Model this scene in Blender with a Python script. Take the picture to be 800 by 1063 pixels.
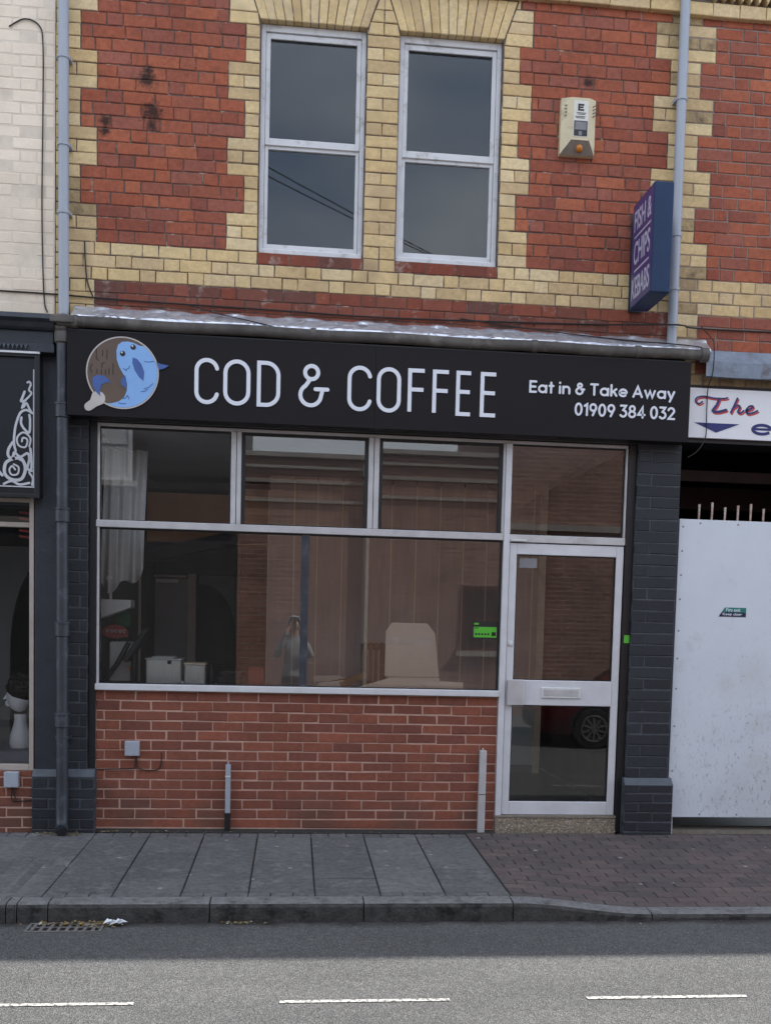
import bpy, bmesh, math, random
from mathutils import Matrix, Vector
from mathutils.geometry import tessellate_polygon
rnd = random.Random(7)
R = math.radians
for o in list(bpy.data.objects): bpy.data.objects.remove(o)
S = bpy.context.scene
COL = S.collection

# ------------------------------------------------------------------ camera, sky, sun, exposure
cam_d = bpy.data.cameras.new('camera'); cam = bpy.data.objects.new('camera', cam_d); COL.objects.link(cam)
CAM = (0.0, -7.65, 1.624)
yaw, pit, rol = 0.10106883, -0.06567046, 0.02519918
cy, sy, cp, sp, cr, sr = math.cos(yaw), math.sin(yaw), math.cos(pit), math.sin(pit), math.cos(rol), math.sin(rol)
fw = Vector((sy*cp, cy*cp, sp)); r0 = Vector((cy, -sy, 0)); u0 = r0.cross(fw)
rt = cr*r0 + sr*u0; up = -sr*r0 + cr*u0
cam.matrix_world = Matrix(((rt.x, up.x, -fw.x, CAM[0]), (rt.y, up.y, -fw.y, CAM[1]), (rt.z, up.z, -fw.z, CAM[2]), (0, 0, 0, 1)))
cam_d.sensor_fit = 'VERTICAL'; cam_d.sensor_height = 36.0; cam_d.sensor_width = 36.0
cam_d.lens = 1038.4/1063*36.0
cam_d.shift_x = (400-409.2)/1063; cam_d.shift_y = (715.2-531.5)/1063
cam_d.clip_start = 0.05; cam_d.clip_end = 600
S.camera = cam
SUN_EL, SUN_AZ = R(52), R(68.4)              # azimuth from +Y (behind the shop) towards +X
SKY_STRENGTH, SUN_STRENGTH, EXPOSURE = 0.15, 3.9, 1.2
w = bpy.data.worlds.new('World'); S.world = w; w.use_nodes = True
nt = w.node_tree; nt.nodes.clear()
out = nt.nodes.new('ShaderNodeOutputWorld'); bg = nt.nodes.new('ShaderNodeBackground')
sky = nt.nodes.new('ShaderNodeTexSky'); sky.sky_type = 'NISHITA'; sky.sun_disc = False
sky.sun_elevation = SUN_EL; sky.sun_rotation = SUN_AZ; sky.air_density = 1.0; sky.dust_density = 1.2
tc = nt.nodes.new('ShaderNodeTexCoord'); mp = nt.nodes.new('ShaderNodeMapping'); mp.inputs['Scale'].default_value = (1, 1, 2.6)
nz = nt.nodes.new('ShaderNodeTexNoise'); nz.inputs['Scale'].default_value = 2.3; nz.inputs['Detail'].default_value = 7
rp = nt.nodes.new('ShaderNodeValToRGB'); rp.color_ramp.elements[0].position = .28; rp.color_ramp.elements[1].position = .68
mx = nt.nodes.new('ShaderNodeMix'); mx.data_type = 'RGBA'; mx.inputs['B'].default_value = (6.3, 6.6, 7.1, 1)
L = nt.links.new
L(tc.outputs['Generated'], mp.inputs['Vector']); L(mp.outputs[0], nz.inputs['Vector']); L(nz.outputs['Fac'], rp.inputs['Fac'])
L(rp.outputs['Color'], mx.inputs['Factor']); L(sky.outputs[0], mx.inputs['A']); L(mx.outputs['Result'], bg.inputs['Color'])
bg.inputs['Strength'].default_value = SKY_STRENGTH; L(bg.outputs[0], out.inputs['Surface'])
sd = bpy.data.lights.new('sun', 'SUN'); sd.energy = SUN_STRENGTH; sd.angle = R(.53); sd.color = (1.0, .95, .87)
sun = bpy.data.objects.new('sun', sd); COL.objects.link(sun)
tosun = Vector((math.sin(SUN_AZ)*math.cos(SUN_EL), math.cos(SUN_AZ)*math.cos(SUN_EL), math.sin(SUN_EL)))
sun.rotation_euler = tosun.to_track_quat('Z', 'Y').to_euler(); sun.location = (0, 0, 30)
S.view_settings.view_transform = 'Standard'; S.view_settings.look = 'None'
S.view_settings.exposure = EXPOSURE; S.view_settings.gamma = 1; S.view_settings.use_curve_mapping = False
S.render.engine = 'CYCLES'
S.cycles.max_bounces = 10; S.cycles.diffuse_bounces = 4; S.cycles.glossy_bounces = 4; S.cycles.transparent_max_bounces = 12
S.cycles.use_denoising = True

# ------------------------------------------------------------------ materials
def new_mat(name):
    m = bpy.data.materials.new(name); m.use_nodes = True
    return m, m.node_tree, m.node_tree.nodes['Principled BSDF']
def lin(c): return tuple(c)+(1,)
def noise(t, scale, detail=5, rough=.6, vec=None, stretch=None):
    n = t.nodes.new('ShaderNodeTexNoise'); n.inputs['Scale'].default_value = scale
    n.inputs['Detail'].default_value = detail; n.inputs['Roughness'].default_value = rough
    c = t.nodes.new('ShaderNodeTexCoord')
    if stretch:
        q = t.nodes.new('ShaderNodeMapping'); q.inputs['Scale'].default_value = stretch
        t.links.new(c.outputs['Object'], q.inputs['Vector']); t.links.new(q.outputs[0], n.inputs['Vector'])
    else: t.links.new(c.outputs['Object'], n.inputs['Vector'])
    return n
def ramp(t, src, stops):
    r = t.nodes.new('ShaderNodeValToRGB'); e = r.color_ramp.elements
    while len(e) < len(stops): e.new(.5)
    for q, (p, c) in zip(e, stops): q.position = p; q.color = lin(c) if len(c) == 3 else c
    t.links.new(src, r.inputs['Fac']); return r
def mixc(t, a, b, fac, mode='MIX'):
    m = t.nodes.new('ShaderNodeMix'); m.data_type = 'RGBA'; m.blend_type = mode
    for s, v in (('Factor', fac), ('A', a), ('B', b)):
        if isinstance(v, (int, float)): m.inputs[s].default_value = v
        elif isinstance(v, tuple): m.inputs[s].default_value = lin(v)
        else: t.links.new(v, m.inputs[s])
    return m.outputs['Result']
def bump(t, b, src, strength, dist=.01):
    n = t.nodes.new('ShaderNodeBump'); n.inputs['Strength'].default_value = strength; n.inputs['Distance'].default_value = dist
    t.links.new(src, n.inputs['Height']); t.links.new(n.outputs[0], b.inputs['Normal'])
def mat(name, c, c2=None, scale=8, rough=.6, bmp=0, bscale=60, metal=0, spec=.5, stain=None, sscale=2.5, slo=.55, shi=.75, stretch=None):
    m, t, b = new_mat(name)
    c2 = c2 or tuple(x*.8 for x in c)
    col = ramp(t, noise(t, scale, stretch=stretch).outputs['Fac'], [(.3, c2), (.7, c)]).outputs['Color']
    if stain:
        k = ramp(t, noise(t, sscale, 8, .65).outputs['Fac'], [(slo, (0, 0, 0)), (shi, (1, 1, 1))])
        col = mixc(t, col, stain, k.outputs['Color'])
    t.links.new(col, b.inputs['Base Color'])
    b.inputs['Roughness'].default_value = rough; b.inputs['Metallic'].default_value = metal; b.inputs['Specular IOR Level'].default_value = spec
    if bmp: bump(t, b, noise(t, bscale, 6).outputs['Fac'], bmp)
    return m
def spots_mask(t, spots, soft=.6, ns=14):
    """stain patches with a shape of their own: (x, z, radius) on the wall"""
    c = t.nodes.new('ShaderNodeTexCoord'); acc = None
    nz_ = noise(t, ns, 6, .7)
    for x, z, r in spots:
        q = t.nodes.new('ShaderNodeMapping'); q.inputs['Location'].default_value = (-x/r, 0, -z/r); q.inputs['Scale'].default_value = (1/r, 0, 1/r)
        t.links.new(c.outputs['Object'], q.inputs['Vector'])
        l = t.nodes.new('ShaderNodeVectorMath'); l.operation = 'LENGTH'; t.links.new(q.outputs[0], l.inputs[0])
        m = t.nodes.new('ShaderNodeMath'); m.operation = 'MULTIPLY_ADD'; t.links.new(nz_.outputs['Fac'], m.inputs[0]); m.inputs[1].default_value = 1.6; t.links.new(l.outputs['Value'], m.inputs[2])
        r_ = ramp(t, m.outputs[0], [(.0, (1, 1, 1)), (1, (0, 0, 0))]); 
        e = r_.color_ramp.elements
        mm = t.nodes.new('ShaderNodeMapRange'); mm.inputs['From Min'].default_value = 1.0; mm.inputs['From Max'].default_value = 1.0+soft; mm.inputs['To Min'].default_value = 1; mm.inputs['To Max'].default_value = 0
        t.nodes.remove(r_); t.links.new(m.outputs[0], mm.inputs['Value'])
        if acc is None: acc = mm.outputs[0]
        else:
            g = t.nodes.new('ShaderNodeMath'); g.operation = 'MAXIMUM'; t.links.new(acc, g.inputs[0]); t.links.new(mm.outputs[0], g.inputs[1]); acc = g.outputs[0]
    return acc
def add_spots(m, spots, col, amount=1.0, soft=.6, ns=14, breakup=None):
    t = m.node_tree; b = t.nodes['Principled BSDF']; src = b.inputs['Base Color'].links[0].from_socket
    f = spots_mask(t, spots, soft, ns); g = t.nodes.new('ShaderNodeMath'); g.operation = 'MULTIPLY'; g.inputs[1].default_value = amount; t.links.new(f, g.inputs[0])
    if breakup:
        k = ramp(t, noise(t, breakup[0], 9, .75, stretch=breakup[2]).outputs['Fac'], [(breakup[1], (0, 0, 0)), (breakup[1]+.05, (1, 1, 1))]); h = t.nodes.new('ShaderNodeMath'); h.operation = 'MULTIPLY'
        t.links.new(g.outputs[0], h.inputs[0]); t.links.new(k.outputs['Color'], h.inputs[1]); g = h
    t.links.new(mixc(t, src, col, g.outputs[0]), b.inputs['Base Color'])
def brick_mat(name, tones, stain=None, slo=.56, shi=.7, rough=.85, sscale=3.0, fine=.35):
    m, t, b = new_mat(name)
    g = t.nodes.new('ShaderNodeNewGeometry')
    n = len(tones)
    r = ramp(t, g.outputs['Random Per Island'], [((i+.5)/n, c) for i, c in enumerate(tones)])
    f = ramp(t, noise(t, 24, 10, .78).outputs['Fac'], [(.25, (1-fine,)*3), (.75, (1+fine*.4,)*3)])
    col = mixc(t, r.outputs['Color'], f.outputs['Color'], 1.0, 'MULTIPLY')
    d = ramp(t, noise(t, 1.7, 6, .6).outputs['Fac'], [(.3, (.8, .8, .8)), (.65, (1, 1, 1))])
    col = mixc(t, col, d.outputs['Color'], 1.0, 'MULTIPLY')
    if stain:
        k = ramp(t, noise(t, sscale, 9, .7).outputs['Fac'], [(slo, (0, 0, 0)), (shi, (1, 1, 1))])
        col = mixc(t, col, stain, k.outputs['Color'])
    t.links.new(col, b.inputs['Base Color']); b.inputs['Roughness'].default_value = rough; b.inputs['Specular IOR Level'].default_value = .25
    bump(t, b, noise(t, 90, 6, .7).outputs['Fac'], .55, .006)
    return m
def facade_mat(name, c1, c2, mort):
    m, t, b = new_mat(name)
    c = t.nodes.new('ShaderNodeTexCoord'); s = t.nodes.new('ShaderNodeSeparateXYZ'); k = t.nodes.new('ShaderNodeCombineXYZ')
    t.links.new(c.outputs['Object'], s.inputs[0]); t.links.new(s.outputs['X'], k.inputs['X']); t.links.new(s.outputs['Z'], k.inputs['Y'])
    br = t.nodes.new('ShaderNodeTexBrick'); br.inputs['Scale'].default_value = 1; br.inputs['Brick Width'].default_value = .24
    br.inputs['Row Height'].default_value = .085; br.inputs['Mortar Size'].default_value = .007
    br.inputs['Color1'].default_value = lin(c1); br.inputs['Color2'].default_value = lin(c2); br.inputs['Mortar'].default_value = lin(mort)
    t.links.new(k.outputs[0], br.inputs['Vector'])
    f = ramp(t, noise(t, 1.3, 7, .7).outputs['Fac'], [(.3, (.6, .6, .6)), (.7, (1.1, 1.1, 1.1))])
    t.links.new(mixc(t, br.outputs['Color'], f.outputs['Color'], 1.0, 'MULTIPLY'), b.inputs['Base Color'])
    b.inputs['Roughness'].default_value = .85
    return m
def glass_mat(name, ior=1.5, tint=(.93, .95, .95), rough=0.0):
    m = bpy.data.materials.new(name); m.use_nodes = True; t = m.node_tree; t.nodes.clear()
    o = t.nodes.new('ShaderNodeOutputMaterial'); mixs = t.nodes.new('ShaderNodeMixShader')
    fr = t.nodes.new('ShaderNodeFresnel'); fr.inputs['IOR'].default_value = ior
    tr = t.nodes.new('ShaderNodeBsdfTransparent'); tr.inputs['Color'].default_value = lin(tint)
    gl = t.nodes.new('ShaderNodeBsdfGlossy'); gl.inputs['Roughness'].default_value = rough; gl.inputs['Color'].default_value = (1, 1, 1, 1)
    t.links.new(fr.outputs[0], mixs.inputs[0]); t.links.new(tr.outputs[0], mixs.inputs[1]); t.links.new(gl.outputs[0], mixs.inputs[2])
    t.links.new(mixs.outputs[0], o.inputs['Surface']); return m
def asphalt_mat():
    m, t, b = new_mat('asphalt')
    v = t.nodes.new('ShaderNodeTexVoronoi'); v.inputs['Scale'].default_value = 190
    c = t.nodes.new('ShaderNodeTexCoord'); t.links.new(c.outputs['Object'], v.inputs['Vector'])
    s = t.nodes.new('ShaderNodeSeparateColor'); t.links.new(v.outputs['Color'], s.inputs[0])
    st = ramp(t, s.outputs[0], [(.1, (.062, .063, .065)), (.45, (.09, .091, .091)), (.75, (.122, .122, .119)), (.97, (.19, .188, .18))])
    d = ramp(t, noise(t, 1.6, 8, .65, stretch=(.35, 1.4, 1)).outputs['Fac'], [(.3, (.76, .77, .79)), (.7, (1.03, 1.04, 1.05))])
    g = ramp(t, noise(t, 22, 6, .7).outputs['Fac'], [(.3, (.8, .8, .8)), (.7, (1.1, 1.1, 1.1))])
    col = mixc(t, mixc(t, st.outputs['Color'], d.outputs['Color'], 1.0, 'MULTIPLY'), g.outputs['Color'], 1.0, 'MULTIPLY')
    s2 = t.nodes.new('ShaderNodeSeparateXYZ'); t.links.new(c.outputs['Object'], s2.inputs[0])
    q2 = t.nodes.new('ShaderNodeMath'); q2.operation = 'MULTIPLY_ADD'; q2.inputs[1].default_value = -.22; t.links.new(noise(t, 5, 7, .7).outputs['Fac'], q2.inputs[0]); t.links.new(s2.outputs['Y'], q2.inputs[2])
    m2 = t.nodes.new('ShaderNodeMapRange'); m2.inputs['From Min'].default_value = -2.04; m2.inputs['From Max'].default_value = -1.93; t.links.new(q2.outputs[0], m2.inputs['Value'])
    col = mixc(t, col, (.022, .021, .020), m2.outputs[0])           # grime lying in the channel
    t.links.new(col, b.inputs['Base Color']); b.inputs['Roughness'].default_value = .8; b.inputs['Specular IOR Level'].default_value = .3
    bump(t, b, v.outputs['Distance'], .8, .006)
    return m

M = {}
M['red_brick'] = brick_mat('red_brick', [(.35, .104, .064), (.46, .138, .074), (.41, .118, .066), (.50, .160, .084), (.30, .096, .068), (.43, .130, .074), (.35, .115, .078), (.39, .137, .094)], stain=(.13, .065, .055), slo=.56, shi=.8, fine=.5, sscale=7)
add_spots(M['red_brick'], [(-1.13, 5.50, .13), (-1.12, 5.56, .08), (-1.10, 5.275, .15), (-1.07, 5.265, .11), (-1.09, 5.18, .09), (-1.42, 5.19, .09), (-1.43, 5.12, .08), (2.13, 5.73, .09)], (.022, .017, .016), .9, .4, 30)
M['buff_brick'] = brick_mat('buff_brick', [(.76, .56, .29), (.83, .64, .35), (.70, .50, .25), (.80, .60, .31), (.84, .67, .40), (.72, .54, .31), (.66, .48, .26)], stain=(.30, .22, .14), slo=.55, shi=.78, fine=.4)
M['sooty_buff'] = brick_mat('sooty_buff_brick', [(.50, .37, .20), (.42, .31, .18), (.55, .41, .22), (.34, .25, .15)], stain=(.08, .06, .045), slo=.5, shi=.75, fine=.5, sscale=9)
M['burnt_brick'] = brick_mat('burnt_brick', [(.03, .024, .024), (.09, .035, .028), (.05, .03, .026)], fine=.5)
M['worn_brick'] = brick_mat('worn_red_brick', [(.28, .08, .05), (.21, .07, .05), (.33, .10, .06), (.16, .075, .06), (.30, .10, .07)], stain=(.34, .29, .25), slo=.56, shi=.68, sscale=6)
M['new_brick'] = brick_mat('riser_brick', [(.26, .092, .060), (.29, .100, .063), (.225, .080, .056), (.275, .098, .065), (.205, .076, .056), (.32, .108, .067)], stain=(.11, .07, .06), slo=.6, shi=.8)
add_spots(M['new_brick'], [(-1.2, .10, .25), (-.6, .08, .2), (.2, .06, .28), (.9, .08, .2), (1.4, .1, .15), (-1.4, .3, .1)], (.10, .065, .052), .6, .9, 9)
M['mortar'] = mat('mortar', (.15, .115, .10), (.08, .062, .055), 14, .95, .5, 120, stain=(.46, .40, .34), slo=.56, shi=.66, sscale=9)
M['pale_mortar'] = mat('pale_mortar', (.53, .335, .265), (.38, .24, .19), 10, .95, .4, 120)
M['grey_mortar'] = mat('grey_mortar', (.30, .25, .22), (.2, .17, .15), 14, .95, .5, 120)
M['cream_paint'] = brick_mat('cream_painted_brick', [(.91, .785, .635), (.93, .80, .65), (.89, .765, .615)], stain=(.60, .50, .39), slo=.68, shi=.9, rough=.6, fine=.08)
M['cream_joint'] = mat('cream_joint', (.78, .68, .56), (.62, .53, .43), 8, .8)
M['navy_paint'] = brick_mat('charcoal_painted_brick', [(.033, .036, .044), (.039, .042, .051), (.029, .032, .039)], stain=(.06, .066, .076), slo=.62, shi=.8, rough=.5, fine=.3, sscale=7)
M['navy_joint'] = mat('charcoal_joint', (.075, .082, .094), (.03, .034, .042), 12, .55)
M['navy_smooth'] = mat('charcoal_render', (.028, .034, .046), (.018, .022, .03), 6, .45, .3, 30, stain=(.055, .062, .075), slo=.6, shi=.8, sscale=5)
M['navy_ledge'] = mat('plinth_ledge_paint', (.07, .085, .105), (.045, .055, .07), 9, .5, .3, 40)
M['black_wood'] = mat('black_painted_timber', (.012, .013, .016), (.008, .009, .011), 10, .4, .1, 40)
M['fascia'] = mat('fascia_panel', (.0095, .0078, .0098), (.0085, .0072, .0088), 3, .5, 0, spec=.22)
M['letter_white'] = mat('white_letter', (.72, .75, .82), (.68, .71, .78), 5, .4)
M['alu'] = mat('aluminium', (.56, .56, .57), (.44, .44, .45), 7, .42, .08, 80, metal=.25, stain=(.33, .32, .31), slo=.6, shi=.8, sscale=6)
M['alu_pale'] = mat('aluminium_pale', (.66, .67, .70), (.56, .57, .60), 6, .4, .05, 80, metal=.1, stain=(.45, .45, .45), slo=.63, shi=.85, sscale=5)
M['rubber'] = mat('gasket', (.012, .012, .013), None, 10, .5)
M['upvc'] = mat('white_frame', (.66, .665, .68), (.58, .585, .60), 5, .45, .05, 60, stain=(.30, .285, .26), slo=.54, shi=.78, sscale=11)
M['glass'] = glass_mat('shop_glass', 1.57, (.98, .985, .98), 0.0)
M['salon_glass'] = glass_mat('salon_glass', 1.38, (.98, .985, .98), 0.0)
M['upper_glass'] = glass_mat('upstairs_glass', 1.48, (.9, .92, .92), 0.0)
M['pipe_grey'] = mat('grey_pipe', (.36, .40, .46), (.31, .34, .39), 4, .4, 0, stain=(.24, .25, .27), slo=.58, shi=.8, sscale=6, stretch=(1, 1, .3))
M['pipe_dark'] = mat('dark_pipe', (.04, .048, .062), (.026, .031, .04), 8, .42, .3, 40, stain=(.10, .11, .125), slo=.55, shi=.75, sscale=8)
M['gutter'] = mat('weathered_gutter', (.12, .11, .10), (.06, .054, .05), 7, .6, .3, 40, stain=(.22, .20, .18), slo=.55, shi=.75, sscale=5)
M['lead'] = mat('foil_flashing', (.74, .77, .84), (.50, .53, .60), 12, .32, .3, 40, metal=.75, stain=(.22, .20, .20), slo=.60, shi=.72, sscale=7)
M['lead_blue'] = mat('lead_sheet', (.24, .29, .36), (.14, .17, .22), 9, .45, .7, 16, stain=(.10, .09, .09), slo=.56, shi=.72, sscale=7)
M['cable'] = mat('black_cable', (.014, .013, .013), None, 9, .6)
M['alarm'] = mat('cream_plastic', (.64, .57, .38), (.54, .47, .30), 6, .45, 0, stain=(.30, .22, .12), slo=.54, shi=.78, sscale=11)
M['alarm_face'] = mat('alarm_plate', (.68, .67, .62), (.60, .59, .54), 9, .45)
M['alarm_hollow'] = mat('alarm_recess', (.20, .16, .13), (.14, .11, .09), 30, .7)
M['amber'] = mat('amber_lens', (.55, .20, .02), (.40, .13, .01), 20, .25)
M['ink'] = mat('black_ink', (.015, .015, .017), None, 9, .5)
M['grey_ink'] = mat('grey_ink', (.22, .22, .23), (.16, .16, .17), 40, .5)
M['sign_blue'] = mat('sign_blue', (.012, .036, .095), (.010, .030, .078), 5, .5, 0, spec=.3, stain=(.03, .055, .105), slo=.6, shi=.8, sscale=7)
M['sign_purple'] = mat('sign_purple', (.055, .045, .19), (.045, .04, .16), 5, .3)
M['sign_letter'] = mat('sign_letter', (.50, .49, .62), None, 9, .4)
M['gate_white'] = mat('gate_sheet', (.62, .665, .725), (.57, .615, .675), 2.2, .5, .15, 8, stain=(.40, .42, .45), slo=.58, shi=.78, sscale=3)
GO = lambda L_: [(x-3.6, z-.12, r) for x, z, r in L_]
add_spots(M['gate_white'], GO([(3.62, .33, .24), (3.82, .38, .22), (3.45, .27, .14), (3.72, .20, .26)]), (.36, .36, .35), .28, 1.2, 26)
add_spots(M['gate_white'], GO([(3.66, 1.28, .16), (3.45, 1.20, .10), (3.72, .88, .10), (3.74, .60, .12)]), (.46, .44, .40), .28, 1.1, 30)
add_spots(M['gate_white'], GO([(3.55, .33, .75), (3.85, .40, .6)]), (.17, .17, .175), .75, 1.2, 8, (34, .565, (1.6, 1, .7)))
add_spots(M['gate_white'], GO([(3.62, 1.25, .55), (3.7, .8, .5)]), (.27, .25, .22), .6, 1.0, 8, (42, .595, (1, 1, 1.3)))
add_spots(M['gate_white'], GO([(3.3, 1.6, 1.2), (3.3, 2.2, .6)]), (.30, .31, .33), .5, 1.0, 8, (26, .64, (1, 1, 1.6)))
M['gate_dirt'] = mat('scuff', (.25, .25, .25), None, 9, .7)
M['rust'] = mat('rusty_white_bar', (.60, .56, .52), (.30, .13, .07), 22, .7)
M['board_white'] = mat('signboard_white', (.78, .79, .82), (.72, .73, .76), 3, .4, 0, stain=(.5, .5, .5), slo=.64, shi=.85, sscale=4)
M['ink_blue'] = mat('ink_blue', (.022, .032, .16), None, 9, .4)
M['ink_red'] = mat('ink_red', (.55, .06, .06), None, 9, .4)
M['teal'] = mat('sticker_teal', (.015, .20, .17), None, 9, .4)
M['navy_ink'] = mat('sticker_navy', (.012, .02, .06), None, 9, .4)
M['lime'] = mat('sticker_green', (.10, .50, .045), None, 9, .35)
M['slab'] = brick_mat('paving_slab', [(.142, .142, .146), (.166, .166, .168), (.122, .122, .126), (.154, .154, .157), (.132, .132, .134)], stain=(.20, .195, .185), slo=.54, shi=.8, fine=.6, sscale=6)
M['block'] = brick_mat('block_paving', [(.128, .102, .100), (.112, .091, .090), (.145, .112, .108), (.10, .085, .085)], stain=(.075, .07, .07), slo=.5, shi=.72, fine=.45, sscale=2)
M['joint'] = mat('paving_joint', (.028, .027, .026), (.018, .017, .016), 30, .95)
M['kerb'] = mat('kerb_stone', (.18, .18, .182), (.115, .115, .117), 30, .85, .8, 70, stain=(.06, .06, .062), slo=.5, shi=.7, sscale=13)
M['kerb_front'] = mat('dirty_kerb_face', (.07, .068, .066), (.03, .029, .028), 16, .9, .9, 60, stain=(.010, .010, .010), slo=.52, shi=.66, sscale=9)
M['asphalt'] = asphalt_mat()
M['paint_line'] = mat('road_paint', (.50, .49, .455), (.36, .355, .34), 22, .85, .5, 90, stain=(.12, .12, .12), slo=.50, shi=.57, sscale=42)
M['iron'] = mat('cast_iron', (.17, .165, .16), (.10, .095, .09), 30, .7, .4, 80)
def gum(m):
    t = m.node_tree; b = t.nodes['Principled BSDF']; src = b.inputs['Base Color'].links[0].from_socket
    v = t.nodes.new('ShaderNodeTexVoronoi'); v.inputs['Scale'].default_value = 4.5; c = t.nodes.new('ShaderNodeTexCoord'); t.links.new(c.outputs['Object'], v.inputs['Vector'])
    r = ramp(t, v.outputs['Distance'], [(.055, (1, 1, 1)), (.085, (0, 0, 0))]); t.links.new(mixc(t, src, (.26, .26, .26), r.outputs['Color']), b.inputs['Base Color'])
gum(M['slab']); gum(M['block'])
M['leafmix'] = brick_mat('leaf_litter', [(.30, .20, .06), (.20, .12, .05), (.38, .29, .10), (.12, .08, .04), (.45, .42, .33)], fine=.3)
M['paper'] = mat('waste_paper', (.7, .74, .78), None, 20, .7)
M['pebble'] = brick_mat('pebble', [(.42, .34, .25), (.30, .25, .19), (.55, .49, .40), (.20, .16, .12), (.36, .29, .20)], fine=.3)
M['cement'] = mat('cement', (.26, .23, .19), (.18, .16, .13), 25, .95, .5, 90)
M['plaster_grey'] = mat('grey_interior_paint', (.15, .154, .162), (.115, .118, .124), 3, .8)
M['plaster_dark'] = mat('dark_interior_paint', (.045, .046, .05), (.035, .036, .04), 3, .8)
M['ceiling'] = mat('interior_ceiling', (.60, .61, .64), (.52, .53, .56), 3, .9)
M['panel_brown'] = mat('brown_panel', (.53, .445, .405), (.45, .375, .34), 6, .6, .1, 20, stretch=(4, 1, .5))
M['panel_trim'] = mat('pale_trim', (.92, .80, .62), None, 9, .5)
M['orange_wall'] = mat('orange_interior_paint', (.78, .50, .32), (.68, .42, .27), 4, .8)
M['dado'] = mat('dado_paint', (.55, .60, .57), (.47, .52, .49), 4, .7)
M['floor'] = mat('shop_floor', (.10, .105, .115), (.07, .072, .08), 5, .35)
M['door_grey'] = mat('inner_door_paint', (.24, .24, .26), (.20, .20, .22), 3, .6)
M['card'] = mat('cardboard', (.86, .77, .67), (.80, .71, .61), 5, .85, .1, 40)
M['card_dark'] = mat('cardboard_dark', (.40, .25, .14), (.29, .18, .10), 6, .85)
M['tape'] = mat('parcel_tape', (.85, .80, .72), None, 9, .3)
M['steel'] = mat('brushed_steel', (.72, .77, .77), (.6, .64, .64), 6, .4, 0, metal=.3, stretch=(8, 8, .6))
M['white_item'] = mat('white_plastic', (.68, .70, .72), (.6, .62, .64), 4, .5)
M['dark_item'] = mat('black_plastic', (.02, .021, .024), None, 8, .4)
M['red_item'] = mat('red_sign_face', (.36, .07, .05), (.28, .05, .04), 6, .5)
M['green_item'] = mat('green_box_face', (.02, .16, .07), None, 6, .5)
M['cloth'] = mat('grey_curtain', (.80, .82, .84), (.66, .68, .70), 5, .9)
M['wood'] = mat('brown_wood', (.24, .13, .07), (.16, .085, .045), 8, .6, .1, 30, stretch=(1, 1, 6))
M['dark_beam'] = mat('dark_beam_paint', (.05, .03, .03), (.03, .02, .02), 6, .7)
M['beige_frame'] = mat('beige_frame', (.42, .37, .33), (.36, .31, .27), 6, .5)
M['mannequin'] = mat('mannequin_white', (.80, .81, .86), (.74, .75, .8), 6, .5)
M['wig'] = mat('wig_hair', (.02, .014, .012), (.012, .009, .008), 60, .6, .6, 90)
M['shelf_blue'] = mat('display_shelf', (.15, .16, .21), None, 5, .5)
M['hoodie'] = mat('grey_hoodie', (.34, .38, .41), (.28, .315, .34), 9, .9, .2, 60)
M['trousers'] = mat('dark_trousers', (.05, .055, .065), None, 9, .9)
M['skin'] = mat('skin', (.50, .30, .22), (.45, .26, .19), 9, .55)
M['shoe'] = mat('dark_shoe', (.03, .03, .03), None, 9, .6)
M['car_red'] = mat('red_car_paint', (.13, .008, .009), (.12, .007, .008), 2, .25)
M['car_glass'] = mat('car_window', (.015, .017, .02), None, 2, .08)
M['tyre'] = mat('tyre', (.02, .02, .021), None, 9, .8)
M['rim'] = mat('alloy_rim', (.26, .26, .27), None, 9, .4, metal=.4)
M['lamp'] = mat('lamp_lens', (.7, .72, .75), None, 9, .15)
M['opp_brick'] = facade_mat('opposite_brick', (.42, .23, .18), (.31, .165, .13), (.50, .38, .32))
M['opp_brick2'] = facade_mat('opposite_grey_brick_painted_shade', (.075, .075, .08), (.06, .06, .064), (.10, .10, .10))  # grey brick coloured extra dark to stand for a facade in shade
M['stone'] = mat('pale_stone', (.45, .42, .38), (.36, .33, .30), 4, .8)
M['slate'] = mat('roof_slate', (.06, .065, .075), (.045, .048, .055), 5, .6)
M['opp_door'] = mat('maroon_paint', (.10, .02, .02), None, 5, .4)
M['ground'] = mat('ground', (.12, .12, .11), None, 2, .9)

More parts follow.
